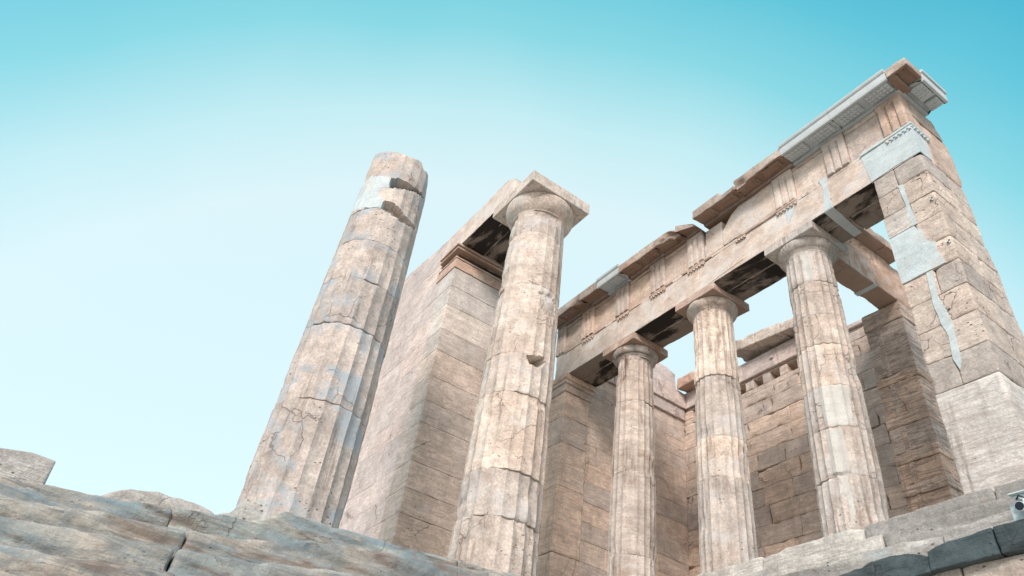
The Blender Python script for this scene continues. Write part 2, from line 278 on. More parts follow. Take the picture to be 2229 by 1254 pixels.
def block(mb, x0, x1, y0, y1, z0, z1, res=0.06, r0=0.012, chip=0.03, amp=0.004, gap=0.004, tint=None, warp=None, rough_freq=5.0, ct=0.5, post=None):
    """a stone block: rounded, chipped along its edges, uneven on its faces"""
    seed = ns(); x0 += gap; x1 -= gap; y0 += gap; y1 -= gap; z0 += gap; z1 -= gap
    tx, ty, tz = ticks(x0, x1, res, r0), ticks(y0, y1, res, r0), ticks(z0, z1, res, r0)
    nx, ny, nz = len(tx), len(ty), len(tz)
    keys = []; F = []
    def idx(i, j, k): return (i * ny + j) * nz + k
    def face(A, B, fn, flip):
        a, b = np.meshgrid(np.arange(A), np.arange(B), indexing='ij')
        q = [fn(a[:-1, :-1], b[:-1, :-1]), fn(a[1:, :-1], b[1:, :-1]), fn(a[1:, 1:], b[1:, 1:]), fn(a[:-1, 1:], b[:-1, 1:])]
        q = np.stack([w.ravel() for w in q], 1)
        F.append(q[:, ::-1] if flip else q)
    face(nx, ny, lambda a, b: idx(a, b, 0 * a), True); face(nx, ny, lambda a, b: idx(a, b, 0 * a + nz - 1), False)
    face(nx, nz, lambda a, b: idx(a, 0 * a, b), False); face(nx, nz, lambda a, b: idx(a, 0 * a + ny - 1, b), True)
    face(ny, nz, lambda a, b: idx(0 * a, a, b), True); face(ny, nz, lambda a, b: idx(0 * a + nx - 1, a, b), False)
    F = np.concatenate(F); u, inv = np.unique(F, return_inverse=True); F = inv.reshape(-1, 4)
    i, j, k = u // (ny * nz), (u // nz) % ny, u % nz
    P = np.stack([tx[i], ty[j], tz[k]], 1); lo = np.array([x0, y0, z0]); hi = np.array([x1, y1, z1])
    n = fbm(P * 2.6 + seed * 3.1, seed, 3)
    mx = 0.45 * (hi - lo).min()
    r = np.clip(r0 + chip * np.clip((n - ct) * 5, 0, 1.6), 0, mx)
    c = np.clip(P, lo + r[:, None], hi - r[:, None]); d = P - c; ln = np.linalg.norm(d, axis=1, keepdims=True); d = d / np.maximum(ln, 1e-9)
    Q = c + d * r[:, None]
    Q = Q + d * ((fbm(P * rough_freq, seed + 5, 3) - 0.5) * 2 * amp)[:, None]
    if warp is not None: Q = warp(Q, P)
    if post is not None: Q = post(Q)
    mb.add(Q, F, rng.random() if tint is None else tint)

def wall(mb, x0, x1, y0, y1, zs, axis, lens=(0.9, 1.5), top=None, **kw):
    """courses of blocks running along axis ('x' or 'y')"""
    a0, a1 = (x0, x1) if axis == 'x' else (y0, y1)
    for ci in range(len(zs) - 1):
        u = a0 + (0 if ci % 2 else -rng.uniform(0.3, 0.7)); cuts = [a0]
        while u < a1 - 0.35:
            u += rng.uniform(*lens)
            if a0 + 0.3 < u < a1 - 0.3: cuts.append(u)
        cuts.append(a1)
        for p, q in zip(cuts[:-1], cuts[1:]):
            w = None
            if top is not None:
                tm = max(top(p), top((p + q) / 2), top(q))
                if tm < zs[ci] + 0.05: continue
                def w(Q, P, top=top):
                    t = np.array([top(v) for v in (P[:, 0] if axis == 'x' else P[:, 1])]) + (fbm(P * 3, 77, 3) - 0.5) * 0.12
                    Q = Q.copy(); Q[:, 2] = np.minimum(Q[:, 2], np.maximum(t, zs[ci])); return Q
            off = rng.uniform(-0.004, 0.004)
            if axis == 'x': block(mb, p, q, y0 + off, y1 + off, zs[ci], zs[ci + 1], warp=w, **kw)
            else: block(mb, x0 + off, x1 + off, p, q, zs[ci], zs[ci + 1], warp=w, **kw)

def lerp_poly(poly):
    xs = np.array([p[0] for p in poly]); ys = np.array([p[1] for p in poly]); o = np.argsort(xs); xs = xs[o]; ys = ys[o]
    return lambda u: np.interp(u, xs, ys)

def prism(poly, axis, val, thick, mb, tint=0.5, res=0.12):
    """flat inlay: a polygon in the plane axis=val, extruded by thick"""
    P = np.array(poly, float)
    # resample outline with slight raggedness
    pts = []
    for a, b in zip(P, np.roll(P, -1, 0)):
        L = np.linalg.norm(b - a); n = max(1, int(L / res))
        for k in range(n):
            q = a + (b - a) * k / n
            if k: q = q + np.array([rng.uniform(-0.006, 0.006), rng.uniform(-0.006, 0.006)])
            pts.append(q)
    pts = np.array(pts); n = len(pts)
    area = 0.5 * np.sum(pts[:, 0] * np.roll(pts[:, 1], -1) - np.roll(pts[:, 0], -1) * pts[:, 1])
    if area < 0: pts = pts[::-1]
    def to3(p, t):
        if axis == 'Y': return [p[0], t, p[1]]
        if axis == 'X': return [t, p[0], p[1]]
        return [p[0], p[1], t]
    from mathutils.geometry import tessellate_polygon
    tr = tessellate_polygon([[Vector((p[0], p[1], 0)) for p in pts]])
    V = [to3(p, val) for p in pts] + [to3(p, val + thick) for p in pts]
    Ft = [list(t) for t in tr]; Fb = [[a + n for a in t][::-1] for t in tr]
    mb.add(V, np.array(Ft + Fb), tint)
    mb.F.append(np.array([[i, (i + 1) % n, (i + 1) % n + n, i + n] for i in range(n)]) + (mb.n - 2 * n))

def cyl(mb, c, r, h, axis=2, n=8, tint=0.5, r2=None):
    r2 = r if r2 is None else r2
    a = np.arange(n) / n * 2 * np.pi; o = [i for i in range(3) if i != axis]
    V = np.zeros((2 * n + 2, 3)); V[:, :] = c
    V[:n, o[0]] += r * np.cos(a); V[:n, o[1]] += r * np.sin(a)
    V[n:2 * n, o[0]] += r2 * np.cos(a); V[n:2 * n, o[1]] += r2 * np.sin(a); V[n:2 * n, axis] += h; V[2 * n + 1, axis] += h
    k = np.arange(n); k2 = (k + 1) % n
    mb.add(V, np.stack([k, k2, k2 + n, k + n], 1), tint)
    mb.F.append(np.concatenate([np.stack([k2, k, 0 * k + 2 * n], 1), np.stack([k + n, k2 + n, 0 * k + 2 * n + 1], 1)]) + mb.n - (2 * n + 2))

def lathe(mb, cx, cy, prof, n=96, tint=0.5, amp=0.004, chip=0.0):
    seed = ns(); prof = np.array(prof); a = np.arange(n) / n * 2 * np.pi
    A, Z = np.meshgrid(a, np.arange(len(prof))); r = prof[Z, 0]; z = prof[Z, 1]
    P = np.stack([cx + r * np.cos(A), cy + r * np.sin(A), z], -1).reshape(-1, 3)
    d = (fbm(P * 5, seed, 3) - 0.5) * 2 * amp - chip * np.clip((fbm(P * 2.7, seed + 9, 3) - 0.56) * 8, 0, 1)
    rr = (r.ravel() + np.where(r.ravel() > 0.02, d, 0)); P[:, 0] = cx + rr * np.cos(A.ravel()); P[:, 1] = cy + rr * np.sin(A.ravel())
    i, j = np.meshgrid(np.arange(len(prof) - 1), np.arange(n), indexing='ij'); j2 = (j + 1) % n
    mb.add(P, np.stack([i * n + j, i * n + j2, (i + 1) * n + j2, (i + 1) * n + j], -1).reshape(-1, 4), tint)

def drum(cx, cy, z0, z1, Rf, seed, phase=0.0, NF=20, per=10, D=0.062, ero=0.5, scar=0.03, res=0.035, cavities=(), patch=None, top_fn=None, neck=None, tint=None, edge_chip=0.008, bulge=0.0):
    """fluted drum; returns mesh builders for the old stone and for the patch"""
    n = NF * per; th = (np.arange(n) / n) * 2 * np.pi + phase
    e = 0.005
    zr = np.concatenate([[z0 + 0.0012, z0 + 0.0012 + e, z0 + 3 * e], np.linspace(z0 + 5 * e, z1 - 5 * e, max(2, int((z1 - z0) / res))), [z1 - 3 * e, z1 - 0.0012 - e, z1 - 0.0012]])
    TH, Z = np.meshgrid(th, zr); t = ((TH - phase) / (2 * np.pi) * NF) % 1.0 * 2 - 1  # -1..1 across a flute
    R = Rf(Z); P = np.stack([cx + R * np.cos(TH), cy + R * np.sin(TH), Z], -1).reshape(-1, 3); sh = TH.shape
    nl = fbm(P * 2.2 + 5, seed, 4).reshape(sh); nm = fbm(P * 7.5, seed + 11, 3).reshape(sh); nb = fbm(P * 1.1 + 3, seed + 21, 2).reshape(sh)
    dz_ = (D if not callable(D) else D(Z)); dep = dz_ * R * 2 * np.pi / NF * 3.0 * (1 - t * t)
    if neck: dep = dep * sstep(neck - Z, 0.0, 0.05)
    arr = np.abs(t) ** 7
    er = ero * np.clip((nl - 0.45) * 2.6, 0, 1) * (0.4 + 0.9 * nm)
    amax = dz_ * R * 2 * np.pi / NF * 3.0
    r = R - dep - arr * er * amax * 0.9
    r = r - scar * sstep(nb, 0.60, 0.72) * (0.5 + nm) - 0.006 * (nm - 0.5) * 2
    # joints: worn edges, here and there a bigger spall
    dz = np.minimum(Z - z0, z1 - Z)
    r = r - edge_chip * np.exp(-dz / 0.006) - 0.035 * sstep(nl, 0.61, 0.72) * np.exp(-dz / 0.03)
    Zo = Z + 0.012 * (fbm(np.stack([np.cos(TH) * 2, np.sin(TH) * 2, Z * 0 + z0], -1).reshape(-1, 3) * 1.3, 4, 2).reshape(sh) - 0.5)
    deg = (np.degrees(TH) + 180) % 360 - 180
    cav = np.zeros(sh, bool)
    for poly, depth in cavities:
        ins = inpoly(deg, Z, poly); cav |= ins
        r = np.where(ins, R - depth * (0.75 + 0.6 * nm), r)
    pm = None
    if patch is not None:
        pm = inpoly(deg, Z, patch) & ~cav
        r = np.where(pm, R - dep * 0.95 + 0.004, r)
    if top_fn is not None:
        tz = top_fn(deg) + (nm - 0.5) * 0.12
        Zo = np.minimum(Zo, tz)
        r = np.where(Zo < Z - 1e-4, r * np.clip(1 - (Z - Zo) * 0.6, 0.2, 1), r)
    G = np.stack([cx + r * np.cos(TH), cy + r * np.sin(TH), Zo], -1)
    V = np.concatenate([G.reshape(-1, 3), [[cx, cy, zr[0]], [cx, cy, G[-1, :, 2].mean() - (0.1 if top_fn is not None else 0)]]])
    nr = len(zr); i, j = np.meshgrid(np.arange(nr - 1), np.arange(n), indexing='ij'); j2 = (j + 1) % n
    Q = np.stack([i * n + j, i * n + j2, (i + 1) * n + j2, (i + 1) * n + j], -1).reshape(-1, 4)
    k = np.arange(n); k2 = (k + 1) % n
    caps = np.concatenate([np.stack([k2, k, 0 * k + nr * n], 1), np.stack([(nr - 1) * n + k, (nr - 1) * n + k2, 0 * k + nr * n + 1], 1)])
    mb = MB(); tt = rng.random() if tint is None else tint
    mp = None
    if pm is not None:
        fm = pm.reshape(-1)[Q].mean(1) >= 0.5
        used, inv = np.unique(Q[fm], return_inverse=True); mp = MB(); mp.add(V[used], inv.reshape(-1, 4), 0.5); Q = Q[~fm]
    mb.add(V, Q, tt); mb.F.append(caps)
    return mb, mp

def column(name, label, cx, cy, zb, H, rb, rt, neck_z, joints, mat, group, caps=None, seed=1, top=None, cavities=(), patches=(), ero=0.5, scar=0.03, cap_mat=None, ab=None, ech=None, per=10, ab_chip=0.03, drum_mats={}, D=0.062):
    t = thing(name, label, 'column', (cx, cy, zb), group)
    Hs = neck_z - zb
    Rf = lambda z: rb + (rt - rb) * np.clip((z - zb) / Hs, 0, 1) + 0.012 * np.sin(np.clip((z - zb) / Hs, 0, 1) * np.pi)
    js = [zb - (0.5 if rb > 0.6 else 0.22)] + list(joints) + [neck_z if top is None else top[0]]
    for i in range(len(js) - 1):
        z0, z1 = js[i], js[i + 1]
        last = i == len(js) - 2
        cv = [c for c in cavities if min(p[1] for p in c[0]) < z1 and max(p[1] for p in c[0]) > z0]
        pt = None
        for p in patches:
            if min(q[1] for q in p) < z1 - 0.02 and max(q[1] for q in p) > z0 + 0.02: pt = p
        mb, mp = drum(cx, cy, z0, z1, Rf, seed * 100 + i * 7, phase=seed * 0.4 + rng.uniform(-0.012, 0.012), ero=ero, scar=scar, cavities=cv, patch=pt, per=per, D=D,
                      top_fn=(top[1] if (top and last) else None), neck=(neck_z - 0.02 if last and top is None else None))
        o = mb.build('drum', drum_mats.get(i, mat), t)
        if mp is not None: mp.build('restored_patch', MT['restored' if rb > 0.6 else 'restored_soft'], o, 'pale restored marble patch in the shaft')
    if top is None:
        abh, ha = ab
        zt = zb + H
        m = MB(); er = ha * 0.975; eb = zt - abh; h = eb - neck_z
        prof = [(0.0, neck_z - 0.002), (rt * 1.0, neck_z - 0.002), (rt * 1.02, neck_z + 0.02), (rt * 1.0, neck_z + 0.03), (rt * 1.045, neck_z + 0.05), (rt * 1.03, neck_z + 0.06), (rt * 1.075, neck_z + 0.08)]
        for k in range(9):
            s = k / 8; prof.append((rt * 1.08 + (er - rt * 1.08) * math.sin(s * math.pi / 2) ** 0.9 if k else rt * 1.08, neck_z + 0.085 + (h - 0.11) * (s ** 1.25)))
        prof += [(er * 0.995, eb - 0.012), (er * 0.97, eb + 0.001), (0.0, eb + 0.001)]
        lathe(m, cx, cy, prof, 96, rng.random(), 0.005, 0.03 if ab_chip > 0.03 else 0.0)
        e = m.build('echinus', cap_mat or mat, t)
        m = MB(); block(m, cx - ha, cx + ha, cy - ha, cy + ha, eb, zt, res=0.04, r0=0.012, chip=ab_chip, amp=0.005, gap=0.002)
        m.build('abacus', MT['lit_warm'] if (seed in (1, 2)) else mat, t)
    return t

# ------------------------------------------------------------------ setting: ground
mb = MB()
g = 60; xs = np.concatenate([[-1500, -400, -100], np.linspace(-40, 40, g), [100, 400, 1500]])
X, Y = np.meshgrid(xs, xs, indexing='ij'); P = np.stack([X.ravel(), Y.ravel(), 0 * X.ravel()], 1)
P[:, 2] = -6.4 + (fbm(P * 0.5, 3, 4) - 0.5) * 0.3
n = len(xs); i, j = np.meshgrid(np.arange(n - 1), np.arange(n - 1), indexing='ij')
mb.add(P, np.stack([i * n + j, (i + 1) * n + j, (i + 1) * n + j + 1, i * n + j + 1], -1).reshape(-1, 4))
gr = mb.build('ground', MT['ground']); gr['kind'] = 'structure'

# ------------------------------------------------------------------ wing colonnade
H = 5.983
cv_none = []
wing_group = 'Doric columns of the side wing'
column('doric_column', 'slender fluted column with black-streaked capital, leftmost of the three under the long beam', -5.02, 0, 0, H, 0.502, 0.43, 5.52, [0.72, 2.52, 4.30], MT['column_stained'], wing_group, seed=1, ab=(0.198, 0.573), per=9, ero=0.45, ab_chip=0.07, cap_mat=MT['cap_stained'], drum_mats={3: MT['cap_stained']})
column('doric_column', 'middle fluted column under the beam, with a chipped capital and brown right flutes', -2.51, 0, 0, H, 0.502, 0.43, 5.52, [1.60, 2.43, 3.83], MT['column'], wing_group, seed=2, ab=(0.198, 0.573), per=9, ero=0.5, ab_chip=0.06,
       cavities=[([(-62, 5.62), (-56, 5.62), (-56, 5.5), (-62, 5.5)], 0.03)])
patchC = [(-82, 2.42), (-24, 2.42), (-26, 2.18), (-30, 1.66), (-81, 1.66)]
patchC2 = [(-82, 1.62), (-52, 1.60), (-50, 0.84), (-82, 0.84)]
patchC3 = [(-72, 0.78), (-60, 0.78), (-56, 0.2), (-63, 0.0), (-64, 0.4)]
patchC4 = [(-72, 5.5), (-52, 5.5), (-50, 4.80), (-70, 4.80)]
column('doric_column', 'fluted column nearest the tall pier, pale new marble patched into its flutes', 0, 0, 0, H, 0.502, 0.43, 5.52, [0.80, 1.64, 2.44, 3.30, 3.96, 4.76], MT['column'], wing_group, seed=3, ab=(0.198, 0.573), per=10, ero=0.4, ab_chip=0.02, patches=[patchC, patchC2, patchC3, patchC4])

# ------------------------------------------------------------------ great central columns
ZB = -1.014; HB = 9.228
patch1 = [(-160, 5.98), (-78.5, 5.93), (-76.1, 5.98), (-47.7, 5.88), (-29.4, 5.86), (-26.1, 5.59), (-35.5, 5.56), (-42.2, 5.51), (-39.6, 5.36), (-33.7, 5.23), (-27.6, 5.17), (-26.9, 4.99), (-50.0, 4.97), (-72.9, 5.04), (-101.5, 5.12), (-160, 5.02)]
cav1 = [(-28.4, 5.85), (-14.4, 5.88), (7.2, 5.88), (30, 5.93), (57, 6.0), (20.5, 5.82), (1.0, 5.71), (-26.1, 5.59)]
cav2 = [(-27.4, 5.17), (-9.8, 5.18), (-1.0, 5.14), (13.4, 5.04), (50.4, 5.07), (26.7, 4.92), (10.1, 4.86), (-4.0, 4.90), (-14.1, 4.92), (-27.1, 4.97)]
topf = lambda deg: np.interp(deg, [-180, -110, -100, -69, -33, -19, 0, 17, 22, 46, 60, 90, 180], [6.75, 6.95, 6.9, 6.74, 6.64, 6.64, 6.62, 6.70, 6.58, 6.62, 6.4, 6.5, 6.75])
big_group = 'great fluted columns at the head of the steps'
column('doric_column', 'great fluted column with a broken top, a blue-white patch and two dark gashes', -4.497, -7.164, ZB, HB, 0.776, 0.625, 8.2 - 0.72, [0.72, 2.20, 3.20, 4.12, 4.97], MT['column_grey'], big_group, seed=4, per=12,
       top=(6.95, topf), cavities=[(cav1, 0.45), (cav2, 0.20)], patches=[patch1], ero=0.5, scar=0.015, D=lambda z: np.interp(z, [-1, 2.2, 4.5, 7], [0.056, 0.05, 0.024, 0.018]))
cavc2 = [(-22.7, 3.36), (-9.7, 3.39), (12.8, 3.48), (13.9, 3.36), (7.8, 3.23), (-4.3, 3.17), (-15.3, 3.19)]
scarc2 = [(-15.6, 5.01), (-1.9, 4.81), (-5.8, 4.6), (8, 4.5), (33.8, 4.62), (29.3, 5.0), (15, 5.1)]
column('doric_column', 'great fluted column with a wide square capital and a notch halfway up', -4.497, -3.583, ZB, HB, 0.776, 0.625, ZB + HB - 0.76, [0.06, 0.92, 2.50, 3.40, 5.20, 6.75], MT['column'], big_group, seed=5, per=12,
       ab=(0.33, 0.84), cavities=[(cavc2, 0.38), (scarc2, 0.045)], ero=0.6, scar=0.035, ab_chip=0.015, D=lambda z: np.interp(z, [-1, 3, 6, 8], [0.054, 0.05, 0.032, 0.03]))

# ------------------------------------------------------------------ entablature of the wing
ENT = thing('entablature', 'long beam course with triglyph frieze and broken cornice above the three slender columns', 'entablature', (0, 0, H))
YF = -0.54
def under_keep(Q): return Q
for (a, b, tn) in ((-7.62, -5.02, 0.35), (-5.02, -2.35, 0.55), (-2.35, 0.95, 0.7), (0.95, 2.80, 0.6)):
    m = MB(); block(m, a, b, YF, -0.085, H, 6.72, res=0.06, r0=0.01, chip=0.035, amp=0.006, gap=0.003, tint=tn, ct=0.56)
    block(m, a, b, YF + 0.006, -0.085, 6.72, 6.80, res=0.05, r0=0.008, chip=0.02, amp=0.004, gap=0.001, tint=tn)
    m.build('architrave_block', MT['entab'], ENT)
    m = MB(); block(m, a + 0.12, b - (0.9 if b > 2 else -0.1), -0.07, 0.43, H, 6.80, res=0.08, r0=0.012, chip=0.05, amp=0.006, tint=tn - 0.2)
    m.build('inner_architrave_block', MT['entab'], ENT)
# taenia strips that survive
m = MB()
for (a, b, w) in ((-1.22, 0.36, 0.04), (-2.85, -1.95, 0.03), (-3.95, -3.15, 0.035), (-5.3, -4.25, 0.02), (-7.3, -5.55, 0.02)):
    def wt(Q, P):
        Q = Q.copy(); e = (fbm(P * 2.3, 91, 3) - 0.5) * 0.09
        Q[:, 2] += np.where(P[:, 2] < 6.76, 0, np.minimum(0, e)); return Q
    block(m, a, b, YF - w, YF + 0.03, 6.725, 6.79, res=0.04, r0=0.008, chip=0.03, amp=0.004, warp=wt, ct=0.42)
m.build('taenia', MT['frieze'], ENT)
m = MB(); block(m, 1.79, 2.835, YF - 0.04, YF + 0.03, 6.735, 6.80, res=0.1, r0=0.005, chip=0.0, amp=0.0, tint=0.5)
block(m, 2.765, 2.835, YF + 0.03, 0.0, 6.735, 6.80, res=0.1, r0=0.005, chip=0.0, amp=0.0, tint=0.5)
m.build('restored_taenia', MT['restored'], ENT)
# regulae with guttae
for (a, b, mat, k) in ((2.30, 2.815, 'restored', 6), (-0.17, 0.35, 'frieze', 6), (-1.25, -0.97, 'frieze', 4), (-2.68, -2.15, 'frieze', 6), (-3.90, -3.38, 'frieze', 6), (-5.10, -4.66, 'frieze', 4), (-6.5, -6.0, 'frieze', 5)):
    m = MB(); block(m, a, b, YF - 0.035, YF + 0.02, 6.675, 6.725, res=0.06, r0=0.006, chip=0.01, amp=0.002)
    for q in range(k): cyl(m, (a + (q + 0.5) * (b - a) / k, YF - 0.022, 6.635), 0.028, 0.045, 2, 8, 0.5, 0.02)
    m.build('regula', MT[mat], ENT)
m = MB(); block(m, 2.79, 2.83, YF - 0.02, -0.02, 6.675, 6.725, res=0.06, r0=0.006, chip=0.0, amp=0.0)
for q in range(5): cyl(m, (2.822, YF + 0.05 + q * 0.1, 6.635), 0.028, 0.045, 2, 8, 0.5, 0.02)
m.build('regula', MT['restored'], ENT)
# frieze
ZT, ZF = 6.80, 7.72
def triglyph(xc, w=0.5, yf=-0.585, keep=(6.80, 7.70)):
    m = MB()
    def wp(Q, P):
        Q = Q.copy(); s = (P[:, 0] - (xc - w / 2)) / w
        g = np.zeros(len(P))
        for c0 in (0.345, 0.655): g = np.maximum(g, 0.055 * np.clip(1 - np.abs(s - c0) / 0.062, 0, 1))
        for c0 in (0.0, 1.0): g = np.maximum(g, 0.05 * np.clip(1 - np.abs(s - c0) / 0.055, 0, 1))
        up = sstep(7.60 - P[:, 2], 0, 0.02)
        fr = P[:, 1] < yf + 0.05
        Q[:, 1] += np.where(fr, g * up, 0); return Q
    block(m, xc - w / 2, xc + w / 2, yf, -0.30, keep[0], keep[1], res=0.017, r0=0.006, chip=0.03, amp=0.004, gap=0.002, warp=wp, ct=0.58)
    m.build('triglyph', MT['frieze' if xc < -3 or xc > 2 else 'frieze_pale'], ENT)
for xc in (2.55, 1.33, 0.09, -2.40, -3.65, -4.93, -6.29): triglyph(xc)
triglyph(-7.45, 0.4)
for (a, b) in ((1.58, 2.30), (0.34, 1.08), (-3.40, -2.65), (-4.68, -3.90), (-6.04, -5.18), (-7.25, -6.54)):
    m = MB(); block(m, a, b, -0.52, -0.30, ZT, 7.60, res=0.06, r0=0.01, chip=0.03, amp=0.008, gap=0.002, ct=0.55)
    block(m, a, b, -0.545, -0.30, 7.60, 7.70, res=0.06, r0=0.008, chip=0.03, amp=0.005, gap=0.002)
    m.build('metope', MT['frieze' if a < -3 else 'frieze_pale'], ENT)
def slopetop(xl, zl, xr, zr):
    def w(Q, P):
        Q = Q.copy(); t = np.interp(P[:, 0], [xl, (xl + xr) / 2, xr], [zl, zl + (zr - zl) * 0.75, zr]) + (fbm(P * 4, 8, 3) - 0.5) * 0.06
        Q[:, 2] = np.minimum(Q[:, 2], t); return Q
    return w
m = MB(); block(m, -1.60, -0.16, -0.552, -0.30, 6.80, 7.70, res=0.05, r0=0.012, chip=0.05, amp=0.008, warp=slopetop(-1.6, 7.22, -0.95, 7.72), tint=0.8)
m.build('smooth_frieze_block', MT['entab'], ENT, 'broad plain block where a triglyph has broken away')
m = MB(); block(m, -2.15, -1.60, -0.535, -0.30, 6.80, 7.70, res=0.05, r0=0.012, chip=0.05, amp=0.01, warp=slopetop(-1.5, 7.15, -2.1, 7.6), tint=0.7)
m.build('metope', MT['entab'], ENT)
m = MB()
for a, b in ((-7.6, -5.0), (-5.0, -2.5), (-2.5, 0.2), (0.2, 2.74)): block(m, a, b, -0.30, 0.42, 6.80, 7.70, res=0.12, chip=0.04, amp=0.008)
m.build('frieze_backing', MT['frieze'], ENT)

# cornice: profile in (outward distance from frieze face, z)
def cornice_x(a, b, mat, crown=True, yo=-0.99, ztop=7.98, rough=0.0, top_fn=None, out_fn=None, tintv=0.5, res=0.05):
    m = MB(); seed = ns()
    prof = [(-0.50, 7.705), (-0.60, 7.705), (-0.605, 7.775), (-0.66, 7.785), (-0.80, 7.765), (yo + 0.055, 7.745), (yo + 0.05, 7.70), (yo + 0.005, 7.70), (yo, 7.71)]
    if crown: prof += [(yo, 7.80), (yo, 7.895), (yo - 0.012, 7.90), (yo - 0.035, 7.93), (yo - 0.035, 7.985), (yo, 8.0)]
    else: prof += [(yo, 7.80), (yo, 7.89), (yo, ztop - 0.03), (yo + 0.05, ztop)]
    prof += [(-0.6, ztop + 0.03), (-0.2, ztop + 0.05), (0.3, ztop + 0.05), (0.3, 7.705)]
    prof = np.array(prof); k = len(prof)
    xs = np.linspace(a + 0.003, b - 0.003, max(3, int((b - a) / res)))
    P = np.array([[x, p[0], p[1]] for x in xs for p in prof])
    n1 = fbm(P * 3.1, seed, 4) - 0.5; n2 = fbm(P * 1.2 + 9, seed + 3, 3)
    if rough:
        outer = sstep(-P[:, 1], 0.6, 0.95)
        P[:, 1] += outer * (n1 * 0.10 + 0.16 * sstep(n2, 0.58, 0.72)) * rough
        P[:, 2] += np.where(P[:, 2] > 7.85, n1 * 0.14 * rough - 0.08 * rough * sstep(n2, 0.5, 0.7), n1 * 0.025 * rough)
    else: P[:, 1:] += (n1 * 0.004)[:, None]
    if top_fn is not None:
        t = top_fn(P[:, 0]); lim = P[:, 2] > t
        P[:, 2] = np.where(lim, np.maximum(t + n1 * 0.05, 7.2), P[:, 2])
    if out_fn is not None: P[:, 1] = np.maximum(P[:, 1], out_fn(P[:, 0]) + n1 * 0.05)
    nX = len(xs); i, j = np.meshgrid(np.arange(nX - 1), np.arange(k), indexing='ij'); j2 = (j + 1) % k
    m.add(P, np.stack([i * k + j, i * k + j2, (i + 1) * k + j2, (i + 1) * k + j], -1).reshape(-1, 4)[:, ::-1], tintv)
    c0 = P[:k].mean(0); c1 = P[-k:].mean(0)
    m.add(np.array([c0, c1]), np.zeros((0, 4), int), tintv)
    b0 = m.n - 2; jj = np.arange(k); j2 = (jj + 1) % k
    m.F.append(np.concatenate([np.stack([jj, j2, 0 * jj + b0], 1), np.stack([(nX - 1) * k + j2, (nX - 1) * k + jj, 0 * jj + b0 + 1], 1)]))
    o = m.build('cornice_block', MT[mat], ENT)
    return o
def mutule(par, xc, mat, w=0.47, y0=-0.925, y1=-0.66, ragged=0.0):
    m = MB(); s = 0.02 / 0.27
    def wp(Q, P): Q = Q.copy(); Q[:, 2] += (P[:, 1] + 0.93) * 0.12; return Q
    block(m, xc - w / 2, xc + w / 2, y0, y1, 7.70, 7.75, res=0.08, r0=0.006, chip=0.02 * ragged, amp=0.002 + 0.004 * ragged, gap=0.0, warp=wp)
    for r in range(3):
        for q in range(6):
            if ragged and rng.random() < 0.35 + 0.25 * ragged: continue
            cyl(m, (xc - w / 2 + (q + 0.5) * w / 6, y0 + 0.045 + r * 0.088, 7.688 + 0.0 + r * 0.0106), 0.03, 0.02, 2, 8, 0.5, 0.026)
    m.build('mutule', MT[mat], par)
def run(a, b, mat, nmut=True, rag=0.0, **k):
    o = cornice_x(a, b, mat, rough=rag, **k)
    if nmut:
        # mutules every 0.622 m, over each triglyph and each metope
        q = math.ceil((a + 0.18 - 2.55) / 0.622)
        while 2.55 + q * 0.622 < b - 0.15:
            mutule(o, 2.55 + q * 0.622, mat, ragged=rag); q += 1
run(0.43, 1.62, 'restored_cornice'); run(1.62, 2.84, 'restored_cornice')
run(-0.82, 0.43, 'cornice', rag=1.0, crown=False, ztop=7.98, tintv=0.6)
run(-2.05, -0.82, 'cornice', rag=1.1, crown=False, ztop=7.96, tintv=0.4)
run(-2.62, -2.05, 'cornice', rag=1.6, crown=False, nmut=False, top_fn=lambda x: np.interp(x, [-2.62, -2.2, -2.05], [7.9, 7.78, 7.55]), out_fn=lambda x: np.interp(x, [-2.6, -2.05], [-0.97, -0.75]), tintv=0.2)
run(-3.35, -2.62, 'cornice', rag=1.0, crown=False, ztop=7.93, tintv=0.5)
run(-4.60, -3.35, 'cornice', rag=0.9, crown=False, ztop=7.95, tintv=0.75)
run(-5.45, -4.60, 'restored_cornice')
run(-6.15, -5.45, 'cornice', rag=0.8, crown=False, ztop=8.0, tintv=0.3)
run(-7.62, -6.15, 'cornice', rag=0.8, crown=False, ztop=8.0, tintv=0.25)
